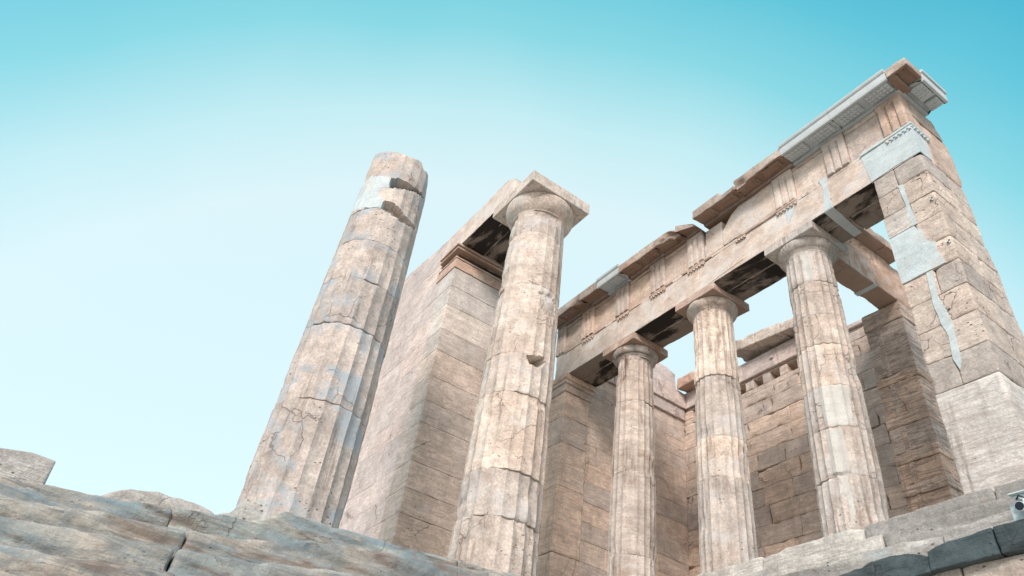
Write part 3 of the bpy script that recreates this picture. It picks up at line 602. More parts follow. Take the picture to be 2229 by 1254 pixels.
# north-west corner block and the restored return on the west side
def pro(prof_y, y0, y1, mat, name, rough, tintv=0.5, crown=True, xo=3.25, ztop=7.98, label=None, par=ENT):
    m = MB(); seed = ns()
    prof = [(2.70, 7.705), (2.86, 7.705), (2.865, 7.775), (2.92, 7.785), (3.06, 7.765), (xo - 0.055, 7.745), (xo - 0.05, 7.70), (xo - 0.005, 7.70), (xo, 7.71)]
    prof += ([(xo, 7.80), (xo, 7.875)] + ([(xo + 0.0, 7.90), (xo - 0.03, 7.905), (xo - 0.03, 7.925), (xo + 0.03, 7.94), (xo + 0.03, 8.0), (xo - 0.02, 8.02)] if crown else [(xo - 0.01, ztop - 0.03), (xo - 0.05, ztop)]))
    prof += [(2.7, ztop + 0.03), (2.2, ztop + 0.03), (2.2, 7.705)]
    prof = np.array(prof); k = len(prof); ys = np.linspace(y0, y1, max(4, int(abs(y1 - y0) / 0.05)))
    P = np.array([[p[0], y, p[1]] for y in ys for p in prof]); n1 = fbm(P * 3.1, seed, 4) - 0.5
    outer = sstep(P[:, 0], 2.9, 3.2); P[:, 0] += outer * n1 * 0.12 * rough; P[:, 2] += n1 * 0.08 * rough * (P[:, 2] > 7.85)
    nX = len(ys); i, j = np.meshgrid(np.arange(nX - 1), np.arange(k), indexing='ij'); j2 = (j + 1) % k
    m.add(P, np.stack([i * k + j, i * k + j2, (i + 1) * k + j2, (i + 1) * k + j], -1).reshape(-1, 4), tintv)
    c0 = P[:k].mean(0); c1 = P[-k:].mean(0); m.add(np.array([c0, c1]), np.zeros((0, 4), int), tintv); b0 = m.n - 2; jj = np.arange(k); j2 = (jj + 1) % k
    m.F.append(np.concatenate([np.stack([j2, jj, 0 * jj + b0], 1), np.stack([(nX - 1) * k + jj, (nX - 1) * k + j2, 0 * jj + b0 + 1], 1)]))
    return m.build(name, MT[mat], par, label)
m = MB()
def wcorner(Q, P):
    Q = Q.copy(); e = fbm(P * 3, 5, 3) - 0.5
    Q[:, 2] = np.where(P[:, 2] > 7.9, Q[:, 2] + e * 0.10 - 0.35 * np.clip(3.0 - P[:, 0], 0, 1) * 0 , Q[:, 2]); return Q
block(m, 2.84, 3.25, -0.99, -0.93, 7.72, 7.96, res=0.04, r0=0.012, chip=0.03, amp=0.01, warp=wcorner, tint=0.6)
block(m, 3.17, 3.25, -0.93, -0.48, 7.74, 7.95, res=0.04, r0=0.012, chip=0.03, amp=0.01, warp=wcorner, tint=0.6)
block(m, 2.84, 3.17, -0.93, -0.48, 7.80, 7.95, res=0.05, r0=0.012, chip=0.02, amp=0.01, warp=wcorner, tint=0.2)
block(m, 2.80, 2.98, -0.95, -0.40, 7.705, 7.80, res=0.05, r0=0.02, chip=0.05, amp=0.015, tint=0.2)
m.build('cornice_block', MT['cornice'], ENT, 'weathered brown corner piece of the cornice')
o = pro(None, -0.47, 0.30, 'restored_cornice', 'cornice_block', 0.0, label='pale restored cornice return on the west side')
m = MB()
for (ya, yb) in ((-0.42, -0.05), (0.03, 0.27)):
    block(m, 2.95, 3.18, ya, yb, 7.69, 7.75, res=0.08, r0=0.006, chip=0.0, amp=0.0, gap=0)
    for r in range(3):
        for q in range(max(2, int((yb - ya) / 0.08))): cyl(m, (3.145 - r * 0.075, ya + 0.04 + q * 0.08, 7.675), 0.026, 0.02, 2, 8)
m.build('mutule', MT['restored_cornice'], o)
# west return of frieze and architrave: ragged blocks
m = MB()
def ragY(lim):
    def w(Q, P):
        Q = Q.copy(); t = np.array([lim(z) for z in P[:, 2]]) + (fbm(P * 2.6, 31, 3) - 0.5) * 0.16; Q[:, 1] = np.minimum(Q[:, 1], t); return Q
    return w
limz = lambda z: np.interp(z, [6.0, 6.6, 7.1, 7.4, 7.7], [0.72, 0.82, 0.80, 0.62, 0.42])
block(m, 2.30, 2.80, -0.30, 0.9, 7.25, 7.70, res=0.05, chip=0.05, amp=0.02, warp=ragY(limz), tint=0.3)
block(m, 2.30, 2.79, -0.30, 0.9, 6.80, 7.25, res=0.05, chip=0.05, amp=0.02, warp=ragY(limz), tint=0.7)
block(m, 1.95, 2.80, -0.085, 0.9, H, 6.80, res=0.05, chip=0.04, amp=0.015, warp=ragY(limz), tint=0.5)
m.build('west_return_block', MT['frieze'], ENT)
# inlaid restorations
def inlay(poly, axis, val, th, par, name='restored_patch', mat='restored', tintv=0.5, label=None):
    m = MB(); prism(poly, axis, val, th, m, tintv); return m.build(name, MT[mat], par, label, smooth=False)
inlay([(1.80, 6.73), (2.806, 6.73), (2.806, 5.99), (2.33, 6.02), (1.86, 5.985), (1.83, 6.37)], 'Y', YF - 0.008, 0.04, ENT, label='large pale blue-white marble block at the beam corner')
inlay([(YF - 0.006, 6.73), (-0.3, 6.66), (-0.12, 6.5), (-0.2, 6.01), (YF - 0.006, 5.99)], 'X', 2.767, 0.04, ENT)
inlay([(0.87, 6.87), (1.06, 6.84), (1.03, 6.61), (1.035, 5.99), (0.86, 5.99), (0.93, 6.64)], 'Y', YF - 0.008, 0.04, ENT, label='narrow vertical strip of new marble')
inlay([(0.85, YF), (1.05, YF), (0.99, 0.41), (0.82, 0.41)], 'Z', H - 0.006, 0.04, ENT, mat='restored_cornice')
inlay([(0.36, 6.72), (0.25, 6.55), (0.07, 6.22), (0.05, 6.5), (0.04, 6.72)], 'Y', YF - 0.007, 0.04, ENT)
inlay([(-2.33, 6.55), (-1.3, 6.72), (-1.15, 6.55), (-1.12, 6.10), (-2.3, 6.0)], 'Y', YF - 0.004, 0.04, ENT, tintv=0.7, mat='entab')

# ------------------------------------------------------------------ the north-west pier
PIER = thing('masonry_pier', 'tall square block pier at the right, pieced together with blue-white marble patches', 'pier', (2.35, 0, 0))
XE, XP = 1.89, 2.80
def farY(z): return np.interp(z, [0, 1.5, 2.8, 3.3, 4.0, 4.7, 5.4, 6.0], [0.98, 0.92, 0.86, 0.74, 0.80, 0.70, 0.78, 0.70])
def pier_block(x0, x1, z0, z1, mat, tintv, y0=-0.54, y1=0.22, **k):
    m = MB(); block(m, x0, x1, y0, y1, z0, z1, res=0.035, r0=0.012, chip=0.04, amp=0.010, gap=0.004, tint=tintv, **k); return m.build('pier_block', MT[mat], PIER)
zj = [0.0, 1.44, 1.95, 2.50, 3.02, 3.51, 4.00, 4.52, 5.02, 5.52, 5.98]
splitx = {1: 2.30, 2: 2.38, 3: 2.35, 4: 2.40, 5: 2.45, 6: 2.35, 7: 2.37, 8: 2.33, 9: 2.28}
for i in range(len(zj) - 1):
    z0, z1 = zj[i], zj[i + 1]
    if i == 0: pier_block(XE, XP, z0 - 0.25, z1, 'pier_base', 0.6); pass
    else:
        s = splitx[i]; pier_block(XE, s, z0, z1, 'pier', rng.random()); pier_block(s, XP, z0, z1, 'pier', rng.random())
    # southern half, seen on the west face, with broken courses
    m = MB(); o1 = rng.uniform(-0.12, 0.12)
    def wf(Q, P):
        Q = Q.copy(); t = farY(P[:, 2]) + (fbm(P * 2.1, 61, 3) - 0.5) * 0.14; Q[:, 1] = np.minimum(Q[:, 1], t); return Q
    zz = [(z0 - (0.25 if i == 0 else 0) + 0.0, z1)] if i else [(-0.25, 0.7), (0.7, 1.44)]
    for za, zb_ in zz: block(m, XE + 0.05, XP - 0.005, 0.22, 1.1, za, zb_, res=0.05, r0=0.015, chip=0.06, amp=0.014, warp=wf)
    m.build('rear_pier_block', MT['pier'], PIER)
inlay([(1.885, 4.51), (2.33, 4.51), (2.36, 4.41), (2.44, 4.35), (2.45, 4.06), (2.56, 4.01), (2.54, 3.8), (2.6, 3.61), (2.6, 3.525), (1.885, 3.525), (1.885, 4.08)], 'Y', -0.553, 0.05, PIER, label='large stepped pale marble patch')
inlay([(2.29, 3.50), (2.39, 3.50), (2.35, 3.01), (2.43, 2.49), (2.40, 2.09), (2.38, 1.78), (2.33, 1.66), (2.28, 1.88), (2.32, 2.26), (2.27, 2.51), (2.25, 2.95)], 'Y', -0.552, 0.05, PIER, label='long wavering vertical filling of pale marble')
inlay([(2.28, 5.54), (2.37, 5.50), (2.36, 5.0), (2.39, 4.53), (2.32, 4.53), (2.31, 5.02)], 'Y', -0.552, 0.05, PIER)
inlay([(1.885, 4.99), (2.33, 5.0), (2.38, 4.54), (1.885, 4.53)], 'Y', -0.5505, 0.05, PIER, mat='pier_base', tintv=0.9)
def target(par, x, y, z, ax='Y', s=0.026):
    m = MB(); block(m, x - s, x + s, y, y + 0.01, z - s, z + s, r0=0.001, chip=0, amp=0, gap=0); o = m.build('survey_target', MT['mark_w'], par)
    m = MB(); block(m, x - s, x, y - 0.003, y + 0.004, z - s, z, r0=0.001, chip=0, amp=0, gap=0); block(m, x, x + s, y - 0.003, y + 0.004, z, z + s, r0=0.001, chip=0, amp=0, gap=0); m.build('black_square', MT['mark_b'], o)
target(PIER, 2.72, -0.562, 4.84); target(PIER, 2.75, -0.562, 3.86)

# ------------------------------------------------------------------ inner pillar and its side beam
PIL = thing('inner_pillar', 'narrow brown pillar with projecting bands, standing behind the pier in shade', 'pillar', (-0.17, 2.95, 0))
pj = [-0.1, 1.0, 1.75, 2.39, 3.16, 4.11, 5.55, H]
for i in range(len(pj) - 1):
    m = MB()
    if i < len(pj) - 2:
        block(m, -0.60, 0.25, 2.67, 3.13, pj[i] + 0.22, pj[i + 1], res=0.035, r0=0.015, chip=0.05, amp=0.018, gap=0.002, rough_freq=4)
        block(m, -0.62, 0.27, 2.645, 3.15, pj[i], pj[i] + 0.22, res=0.035, r0=0.02, chip=0.05, amp=0.016, gap=0.003)
        block(m, -0.36, -0.26, 2.655, 2.75, pj[i] + 0.2, pj[i + 1], res=0.05, r0=0.01, chip=0.02, amp=0.008, gap=0.002)
    else: block(m, -0.62, 0.27, 2.645, 3.16, pj[i], pj[i + 1], res=0.04, r0=0.015, chip=0.04, amp=0.01, gap=0.003)
    m.build('pillar_block', MT['pillar_brown'], PIL)
SB = thing('side_beam', 'short rusty stone beam running back from the column beside the pier to the inner pillar', 'beam', (0.02, 1.8, H))
for a, b, tn in ((0.45, 1.08, 0.3), (1.08, 1.96, 0.5), (1.96, 3.3, 0.8)):
    m = MB(); block(m, -0.22, 0.26, a, b, H, 6.80, res=0.05, r0=0.012, chip=0.05, amp=0.015, tint=tn); m.build('beam_block', MT['lit_warm'], SB)
inlay([(-0.22, 1.86), (0.25, 1.86), (0.25, 1.98), (-0.22, 1.98)], 'Z', H - 0.006, 0.03, SB, 'restored_strip', 'restored_cornice')
for a, b, tn in ((0.45, 1.4, 0.6), (1.4, 2.3, 0.9), (2.3, 3.5, 0.8)):
    m = MB(); block(m, -0.20, 0.22, a, b, 6.80, 7.16, res=0.05, r0=0.012, chip=0.07, amp=0.015, tint=tn); m.build('upper_block', MT['lit_warm'], SB)
for a, b, tn in ((0.45, 1.3, 0.2), (1.3, 2.3, 0.15), (2.3, 2.9, 0.2)):
    m = MB(); block(m, -0.2, 0.50, a, b, 7.17, 7.42, res=0.05, r0=0.02, chip=0.08, amp=0.02, tint=tn); m.build('upper_cornice_block', MT['lit_warm'], SB)

# ------------------------------------------------------------------ back walls of the wing
BW = thing('back_wall', 'rear wall of brown marble courses with a row of square beam holes near the top', 'wall', (-3.5, 4.2, 0))
zc = [-0.2, 0.75, 1.25, 1.72, 2.2, 2.68, 3.15, 3.62, 4.1, 4.57, 5.05, 5.52, 5.98, 6.30]
m = MB(); wall(m, -7.7, 0.0, 3.83, 4.55, zc, 'x', lens=(0.7, 1.4), res=0.05, r0=0.007, chip=0.13, amp=0.012, gap=0.003, ct=0.55); m.build('wall_courses', MT['wall_brown'], BW)
m = MB()
block(m, -7.7, 0.0, 4.15, 4.55, 6.30, 6.80, res=0.3)
block(m, -7.7, 0.0, 3.84, 4.2, 6.30, 6.46, res=0.08, chip=0.05)
hx = [-6.65, -6.10, -5.55, -5.0, -4.42, -3.87, -3.32, -2.77, -2.22]
edges = [-7.7] + sum([[h - 0.16, h + 0.14] for h in hx], []) + [0.0]
for a, b in zip(edges[::2], edges[1::2]): block(m, a, b, 3.84, 4.2, 6.46, 6.74, res=0.06, chip=0.04, amp=0.006)
block(m, -7.7, 0.0, 3.85, 4.2, 6.74, 6.80, res=0.08, chip=0.03)
m.build('beam_hole_course', MT['wall_brown'], BW, 'course pierced by a row of dark square holes')
m = MB(); wall(m, -7.7, -1.95, 3.77, 4.5, [6.80, 7.34], 'x', lens=(1.0, 1.3), res=0.06, chip=0.03, amp=0.006)
wall(m, -1.95, 0.0, 3.78, 4.5, [6.80, 6.93], 'x', lens=(0.6, 0.9), res=0.05, chip=0.06, amp=0.02)
for xb in (-3.9, -5.3, -2.9): block(m, xb, xb + 0.09, 3.72, 3.8, 7.04, 7.13, r0=0.012, chip=0.01)
m.build('crowning_course', MT['wall_pink'], BW)
m = MB(); block(m, -4.1, -2.4, 3.95, 4.5, 7.34, 7.62, res=0.06, chip=0.05, amp=0.012, tint=0.1); block(m, -5.3, -4.5, 3.95, 4.4, 7.34, 7.5, chip=0.06, amp=0.02); m.build('upper_course', MT['lit_warm'], BW)
for (a, b, zt) in ((-4.95, -4.08, 7.98), (-4.08, -3.25, 7.96), (-3.25, -2.45, 7.92), (-7.0, -6.35, 7.72)):
    m = MB()
    def wo(Q, P):
        Q = Q.copy(); Q[:, 2] += (4.3 - P[:, 1]) * -0.05; Q[:, 2] -= 0.10 * (P[:, 0] + 4.95) * (1 if b > -6 else 0); return Q
    block(m, a, b, 3.42, 4.5, 7.62 if b > -6 else 7.36, zt, res=0.05, r0=0.02, chip=0.09, amp=0.03, warp=wo, tint=0.8); m.build('cornice_slab', MT['pier'] if b > -6 else MT['lit_warm'], BW)

EW = thing('cross_wall', 'inner side wall of brown blocks meeting the rear wall at the dark corner', 'wall', (-7.4, 1.8, 0))
ze = [-0.3, 0.35, 0.85, 1.32, 1.82, 2.27, 2.77, 3.30, 3.80, 4.30, 4.80, 5.23, 5.75, 6.10, 6.44]
m = MB(); wall(m, -7.75, -7.13, 0.30, 3.83, ze, 'y', lens=(0.7, 1.3), res=0.07, r0=0.006, chip=0.025, amp=0.005, gap=0.002, ct=0.57); m.build('wall_courses', MT['wall_brown'], EW)
m = MB(); wall(m, -7.72, -7.06, 0.4, 3.80, [6.44, 6.80], 'y', res=0.06, chip=0.05, amp=0.01)
wall(m, -7.72, -7.0, 0.4, 3.78, [6.80, 7.32], 'y', res=0.06, chip=0.03, amp=0.01)
wall(m, -7.72, -7.06, 1.3, 3.45, [7.32, 8.02], 'y', lens=(0.9, 1.2), res=0.06, chip=0.08, amp=0.03, top=lambda u: np.interp(u, [1.3, 2.6, 3.1, 3.45], [8.0, 8.0, 8.02, 7.85]))
block(m, -7.08, -7.0, 2.9, 3.0, 7.02, 7.11, r0=0.012, chip=0.01)
m.build('crowning_course', MT['wall_pink'], EW)

AN = thing('wing_anta', 'flat brown wall pier under the far left end of the long beam', 'wall pier', (-7.35, 0, 0))
za = [-0.3, 1.3, 2.9, 4.05, 4.78, 5.5]
for i in range(len(za) - 1):
    m = MB(); block(m, -7.75, -7.10, -0.52, 0.29, za[i], za[i + 1], res=0.05, chip=0.03, amp=0.006); m.build('anta_block', MT['wall_brown'], AN)
m = MB(); block(m, -7.78, -7.06, -0.56, 0.33, 5.5, 5.72, chip=0.03, res=0.05); block(m, -7.78, -7.02, -0.6, 0.38, 5.72, 5.82, chip=0.03, res=0.05); block(m, -7.78, -6.98, -0.64, 0.42, 5.82, H, chip=0.05, res=0.05)
m.build('anta_capital', MT['wall_brown'], AN)

# ------------------------------------------------------------------ the great wall end behind the two big columns
GW = thing('great_wall', 'tall pinkish wall end between the two great columns, with a moulded cap', 'wall', (-9, -3.6, ZB))
Xw = -7.06; Y0, Y1 = -4.36, -2.80
zg = [ZB, 0.05, 0.88, 1.42, 2.03, 2.95, 3.50, 4.15, 4.87, 5.50, 6.25, 6.85, 7.45]
m = MB()
for i in range(len(zg) - 1):
    if i == 9: m.build('end_blocks', MT['wall_end'], GW); m = MB()
    off = rng.uniform(-0.004, 0.004); block(m, Xw - 0.75, Xw, Y0 + off, Y1, zg[i], zg[i + 1], res=0.05, r0=0.008, chip=0.03, amp=0.006, gap=0.003, ct=0.56)
m.build('end_blocks', MT['wall_pale'], GW, 'pale upper blocks of the wall end')
m = MB()
wtop = lambda u: np.interp(u, [-11.2, -10.4, -9.9, -8.8, -8.0, -7.0], [9.15, 9.32, 9.28, 9.1, 9.0, 9.0])
for i in range(len(zg) - 1):
    xr = Xw - 0.75
    wall(m, -11.2, xr, Y0, Y1, [zg[i], zg[i + 1]], 'x', lens=(1.2, 1.7), res=0.08, r0=0.004, chip=0.012, amp=0.003, gap=0.0012, ct=0.58)
wall(m, -11.2, Xw - 0.9, Y0 + 0.005, Y1, [7.45, 8.21], 'x', lens=(1.2, 1.6), res=0.07, chip=0.03, r0=0.006, gap=0.0025)
block(m, Xw - 0.9, Xw - 0.12, Y0 + 0.12, Y1 - 0.07, 7.45, 8.20, res=0.1, tint=0.4)
wall(m, -11.2, -6.98, Y0 + 0.01, -3.65, [8.215, 9.32], 'x', lens=(1.7, 2.3), res=0.06, chip=0.05, amp=0.008, r0=0.008, gap=0.003, top=wtop)
wall(m, -11.2, -6.96, -3.64, -2.80, [8.212, 8.98], 'x', lens=(1.7, 2.3), res=0.1, chip=0.05, amp=0.008)
m.build('wall_courses', MT['wall_pink'], GW)
# moulded cap: fascia, dark hollow, crown
m = MB()
block(m, Xw - 0.95, Xw + 0.025, Y0 - 0.025, Y1 + 0.05, 7.45, 7.76, res=0.05, r0=0.01, chip=0.03, amp=0.006, tint=0.8)
block(m, Xw - 0.90, Xw + 0.04, Y0 - 0.04, Y1 + 0.07, 7.76, 7.82, res=0.05, r0=0.01, chip=0.04, amp=0.008, tint=0.7)
block(m, Xw - 0.88, Xw + 0.08, Y0 - 0.07, Y1 + 0.08, 8.05, 8.13, res=0.04, r0=0.015, chip=0.04, amp=0.01, tint=0.6, ct=0.45)
block(m, Xw - 0.86, Xw + 0.12, Y0 - 0.11, Y1 + 0.12, 8.132, 8.207, res=0.04, r0=0.015, chip=0.05, amp=0.01, tint=0.9, ct=0.45)
cap_o = m.build('wall_cap', MT['lit_warm'], GW)
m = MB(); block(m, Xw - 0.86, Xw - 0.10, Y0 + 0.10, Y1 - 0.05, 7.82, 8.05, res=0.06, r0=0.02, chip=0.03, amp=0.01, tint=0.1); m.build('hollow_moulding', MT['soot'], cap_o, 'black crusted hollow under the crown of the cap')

GB = thing('great_beam', 'pale plain beam with sooty underside from the moulded wall cap to the wide square capital', 'beam', (-5.8, -3.6, 8.21))
zbt = 8.209
def wbt(Q, P):
    Q = Q.copy(); t = np.interp(P[:, 0], [-6.98, -6.2, -5.6, -5.0, -4.65], [9.0, 8.97, 9.02, 9.03, 8.78]) + (fbm(P * 3.3, 12, 3) - 0.5) * 0.06; Q[:, 2] = np.minimum(Q[:, 2], t); return Q
m = MB(); block(m, -6.98, -4.62, -4.36, -3.68, zbt, 9.06, res=0.05, r0=0.01, chip=0.04, amp=0.006, warp=wbt, tint=0.85); m.build('outer_beam', MT['entab'], GB)
m = MB(); block(m, -6.95, -4.7, -3.68, -2.78, zbt + 0.012, 8.95, res=0.06, r0=0.015, chip=0.06, amp=0.02, tint=0.1); block(m, -5.75, -5.55, -4.0, -2.9, zbt - 0.03, zbt + 0.12, res=0.05, tint=0.2); m.build('inner_beam', MT['entab'], GB)

# ------------------------------------------------------------------ stepped platforms
def course(mb, axis, front, back, topP, botP, u0, u1, lens=(0.9, 1.6), res=0.045, r0=0.03, chip=0.08, amp=0.02, ct=0.46, tintr=(0, 1), freq=4.0, strata=0.0, outs=0.02):
    tf, bf = lerp_poly(topP), lerp_poly(botP); u = u0
    while u < u1 - 0.05:
        v = min(u1, u + rng.uniform(*lens))
        if u1 - v < 0.35: v = u1
        o = rng.uniform(-outs, outs); seed = ns()
        def w(Q, P, tf=tf, bf=bf):
            Q = Q.copy(); uu = P[:, 1] if axis == 'y' else P[:, 0]; s = Q[:, 2]
            Q[:, 2] = bf(uu) + (tf(uu) - bf(uu)) * s
            sc = np.array([1, 0.35, 1]) if axis == 'y' else np.array([0.35, 1, 1])
            d = (fbm(Q * 2.4 * sc, seed, 4) - 0.5) * 2 * amp * 1.6
            if strata: d = d + (fbm(Q * np.array([0.6, 0.45, 9.0] if axis == 'y' else [0.45, 0.6, 9.0]) + (Q[:, 1:2] if axis == 'y' else Q[:, 0:1]) * np.array([[0, 0, 0.5]]), 333, 3) - 0.5) * 2 * strata
            if axis == 'y': Q[:, 0] += d
            else: Q[:, 1] += d
            return Q
        # unit-height block warped onto the course
        h = float(tf((u + v) / 2) - bf((u + v) / 2))
        block_unit(mb, axis, front + o, back, u, v, h, w, res, r0, chip, amp, ct, rng.uniform(*tintr)); u = v
def block_unit(mb, axis, front, back, u, v, h, w, res, r0, chip, amp, ct, tintv):
    tmp = MB()
    if axis == 'y': block(tmp, min(front, back), max(front, back), u, v, 0, h, res=res, r0=r0, chip=chip, amp=amp, gap=0.005, tint=tintv, ct=ct)
    else: block(tmp, u, v, min(front, back), max(front, back), 0, h, res=res, r0=r0, chip=chip, amp=amp, gap=0.005, tint=tintv, ct=ct)
    Q = tmp.V[0].copy(); P = Q.copy(); Q[:, 2] /= h
    mb.add(w(Q, P), tmp.F[0], tintv)

GS = thing('great_steps', 'worn blue-grey marble steps sweeping across the lower left, below the great columns', 'steps', (-3.0, -8, -3.5))
L0 = [(-16, -1.85), (-10.81, -1.80), (-10.04, -1.77), (-9.62, -1.71), (-8.35, -1.50), (-8.05, -1.44), (-7.9, -1.42), (-7.65, -1.30), (-7.49, -1.16), (-6.67, -1.14), (-5.92, -1.10), (-4.6, -0.99), (-3.35, -0.86), (-1.0, -0.8)]
L1 = [(-16, -2.5), (-10.57, -2.13), (-9.95, -2.06), (-9.44, -1.97), (-9.02, -1.94), (-8.59, -1.89), (-7.48, -1.67), (-7.14, -1.52), (-6.37, -1.40), (-5.25, -1.24), (-4.15, -1.10), (-1.0, -1.05)]
L2 = [(-16, -2.8), (-10.45, -2.41), (-10.16, -2.38), (-9.74, -2.33), (-9.24, -2.27), (-8.56, -2.20), (-7.83, -2.10), (-7.32, -1.98), (-6.42, -1.84), (-5.0, -1.6), (-1.0, -1.45)]
L3 = [(-16, -3.1), (-10.32, -2.73), (-9.75, -2.69), (-9.29, -2.61), (-8.66, -2.53), (-7.5, -2.35), (-5.0, -2.0), (-1.0, -1.9)]
sh = lambda P, d: [(a, b + d) for a, b in P]
for nm, fr, tp, bt, kw in (('top_step', -3.5, L0, sh(L1, -0.10), dict(r0=0.03, chip=0.07, amp=0.022)), ('second_step', -3.15, L1, sh(L2, -0.10), dict(r0=0.05, chip=0.06, amp=0.025)),
                           ('third_step', -2.8, L2, sh(L3, -0.10), dict(r0=0.05, chip=0.06, amp=0.03)), ('fourth_step', -2.45, L3, sh(L3, -0.5), dict(r0=0.05, chip=0.06, amp=0.03)),
                           ('fifth_step', -2.1, sh(L3, -0.36), sh(L3, -0.95), dict(r0=0.05, chip=0.06, amp=0.03))):
    m = MB(); course(m, 'y', fr, -6.2 if nm == 'top_step' else fr - 1.0, tp, bt, -13.5, -0.9, lens=(3.6, 5.5), res=0.03, outs=0.0, strata=0.035, **kw); m.build(nm, MT['step_blue'], GS)
m = MB(); course(m, 'y', -1.9, -5.5, sh(L3, -0.9), [(-16, -6.6), (0, -6.6)], -13.5, -0.9, lens=(1.5, 2.2), res=0.12, amp=0.05); m.build('foundation', MT['step_blue'], GS)
m = MB(); wall(m, -12.0, -3.95, -7.95, -1.2, [-2.4, ZB - 0.002], 'y', lens=(1.5, 2), res=0.3); wall(m, -12.0, -3.95, -13.4, -7.95, [-2.6, -1.95], 'y', lens=(1.5, 2), res=0.3); m.build('platform_floor', MT['step'], GS)

# stones lying at the head of the steps
def rock(name, label, y0, y1, topP, bot, x0, x1, mat, amp=0.02, r0=0.05, chip=0.08, group=None):
    m = MB(); tf = lerp_poly(topP)
    def w(Q, P):
        Q = Q.copy(); Q[:, 2] = bot + (tf(P[:, 1]) - bot) * Q[:, 2]
        d = (fbm(Q * np.array([2.5, 1.2, 2.5]), ns(), 4) - 0.5) * amp * 2; Q[:, 0] += d; Q[:, 2] += d * 0.6; return Q
    h = float(tf((y0 + y1) / 2)) - bot; block_unit(m, 'y', x1, x0, y0, y1, h, w, 0.04, r0, chip, amp, 0.45, 0.6)
    return tag(m.build(name, mat), label, 'stone', group)
rock('squared_stone', 'squared grey stone block standing at the far left end of the steps', -13.2, -10.24, [(-13.2, -1.72), (-10.81, -1.56), (-10.5, -1.49), (-10.24, -1.50)], -1.95, -4.6, -3.52, MT['step'], amp=0.006, r0=0.012, chip=0.015)
rock('boulder', 'long low rounded boulder lying on the top step left of the broken column', -9.66, -8.32, [(-9.66, -1.72), (-9.55, -1.62), (-9.36, -1.51), (-9.05, -1.43), (-8.75, -1.42), (-8.6, -1.41), (-8.32, -1.46)], -1.80, -4.3, -3.55, MT['step'], amp=0.03, r0=0.05, chip=0.06)
rock('small_boulder', 'small round stone tucked against the foot of the broken column', -8.30, -7.98, [(-8.3, -1.45), (-8.2, -1.38), (-8.05, -1.37), (-7.98, -1.42)], -1.6, -3.95, -3.56, MT['step'], amp=0.02, r0=0.05, chip=0.04)

WS = thing('wing_steps', 'pale broken marble steps under the slender columns, running down from the pier at lower right', 'steps', (0, -0.9, -1.3))
T0 = [(-7.5, -0.17), (-2.66, -0.17), (-1.38, -0.16), (-0.94, -0.14), (-0.6, -0.15), (0.67, -0.12), (1.84, -0.09), (3.4, -0.08)]
T1 = [(-7.5, -0.47), (-0.75, -0.45), (-0.4, -0.45), (0.33, -0.46), (1.21, -0.41), (1.64, -0.41), (1.99, -0.39), (2.74, -0.39), (3.4, -0.38)]
T2 = [(-7.5, -0.78), (-0.58, -0.75), (0.13, -0.74), (0.48, -0.75), (1.32, -0.72), (1.69, -0.74), (1.78, -0.69), (2.11, -0.70), (2.44, -0.67), (3.4, -0.66)]
T3 = [(-7.5, -1.1), (0.0, -1.06), (0.41, -1.01), (0.74, -0.99), (1.2, -0.95), (1.38, -0.97), (1.62, -1.04), (1.68, -1.08), (1.72, -1.04), (1.85, -1.00), (2.03, -0.97), (2.47, -0.94), (3.4, -0.92)]
for nm, fr, tp, bt in (('stylobate', -0.62, T0, sh(T1, -0.08)), ('second_step', -0.9, T1, sh(T2, -0.08)), ('third_step', -1.15, T2, sh(T3, -0.10))):
    m = MB(); course(m, 'x', fr, 1.2 if nm == 'stylobate' else fr + 0.8, tp, bt, -7.0, 3.35, lens=(1.1, 1.9), res=0.035, r0=0.016, chip=0.09, amp=0.014, ct=0.47, outs=0.035, strata=0.03); m.build(nm, MT['step'], WS)
m = MB(); course(m, 'x', -1.42, -0.6, T3, [(-7.5, -1.42), (1.4, -1.30), (1.78, -1.27), (3.4, -1.24)], -7.0, 1.70, lens=(1.3, 1.9), res=0.03, r0=0.012, chip=0.09, amp=0.035, ct=0.48, strata=0.03)
course(m, 'x', -1.44, -0.6, T3, [(-7.5, -1.42), (1.4, -1.30), (1.78, -1.27), (3.4, -1.24)], 1.70, 3.35, lens=(0.75, 0.8), res=0.03, r0=0.012, chip=0.06, amp=0.012, ct=0.5)
m.build('dark_limestone_course', MT['dark'], WS, 'dark blue-grey rough limestone course')
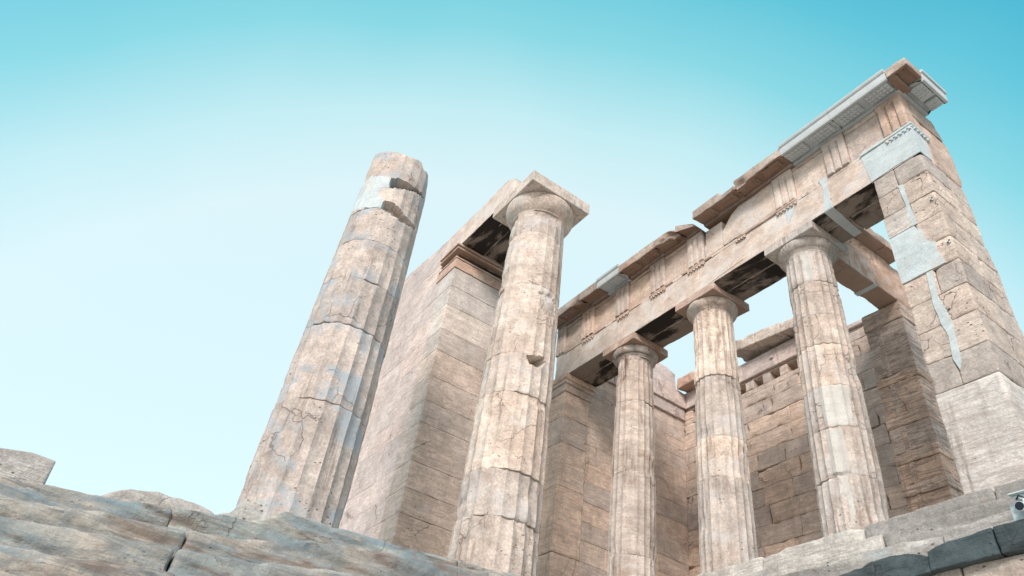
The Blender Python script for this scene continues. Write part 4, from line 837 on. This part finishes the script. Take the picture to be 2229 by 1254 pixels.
m = MB(); wall(m, -3.4, 3.3, -1.33, -0.7, [-6.6, -6.0, -5.4, -4.8, -4.2, -3.6, -3.0, -2.4, -1.83, -1.245], 'x', lens=(0.7, 1.2), res=0.06, chip=0.04, amp=0.01, r0=0.012, gap=0.005)
m.build('foundation', MT['pier'], WS)
m = MB(); wall(m, -7.1, 3.2, -0.5, 5.0, [-1.2, -0.21], 'x', lens=(1.4, 2.0), res=0.3); m.build('platform_floor', MT['step'], WS)

# small camera on a white box at the lower right
CB = thing('marble_plinth_block', 'small clean white marble block on the steps at the lower right, under a security camera', 'block', (2.85, -1.2, -0.95))
m = MB(); block(m, 2.72, 3.08, -1.38, -1.08, -0.925, -0.735, r0=0.006, chip=0.004, amp=0.001, tint=0.9, gap=0); m.build('stone_block', MT['restored'], CB)
SC = thing('security_camera', 'white box camera with round black lens standing at the lower right edge', 'camera', (2.95, -1.3, -0.735))
m = MB(); block(m, 2.80, 3.12, -1.44, -1.22, -0.733, -0.675, r0=0.012, chip=0, amp=0, gap=0, tint=0.5); m.build('housing', MT['white_paint'], SC)
m = MB(); block(m, 2.78, 3.14, -1.49, -1.20, -0.674, -0.660, r0=0.004, chip=0, amp=0, gap=0, tint=0.5); m.build('sun_shield', MT['white_paint'], SC)
m = MB(); cyl(m, (2.875, -1.51, -0.835), 0.055, 0.12, 1, 24); cyl(m, (2.90, -1.42, -0.80), 0.02, 0.08, 2, 12); o = m.build('camera_body', MT['white_paint'], SC)
m = MB(); cyl(m, (2.875, -1.522, -0.835), 0.046, 0.02, 1, 24); m.build('lens', MT['black'], o)
m = MB(); cyl(m, (2.845, -1.47, -0.745), 0.034, 0.05, 1, 20); m.build('lamp', MT['tube'], SC)
m = MB(); pts = [(2.845, -1.47, -0.735), (2.89, -1.50, -0.715), (2.95, -1.50, -0.76), (2.97, -1.45, -0.84)]
for a, b in zip(pts[:-1], pts[1:]):
    a = np.array(a); b = np.array(b); L = np.linalg.norm(b - a); k = max(2, int(L / 0.008))
    for q in range(k): cyl(m, a + (b - a) * q / k - [0, 0, 0.006], 0.006, 0.012, 2, 6)
m.build('cable', MT['black'], SC)

for o in bpy.data.objects:
    if '_o' in o: del o['_o']
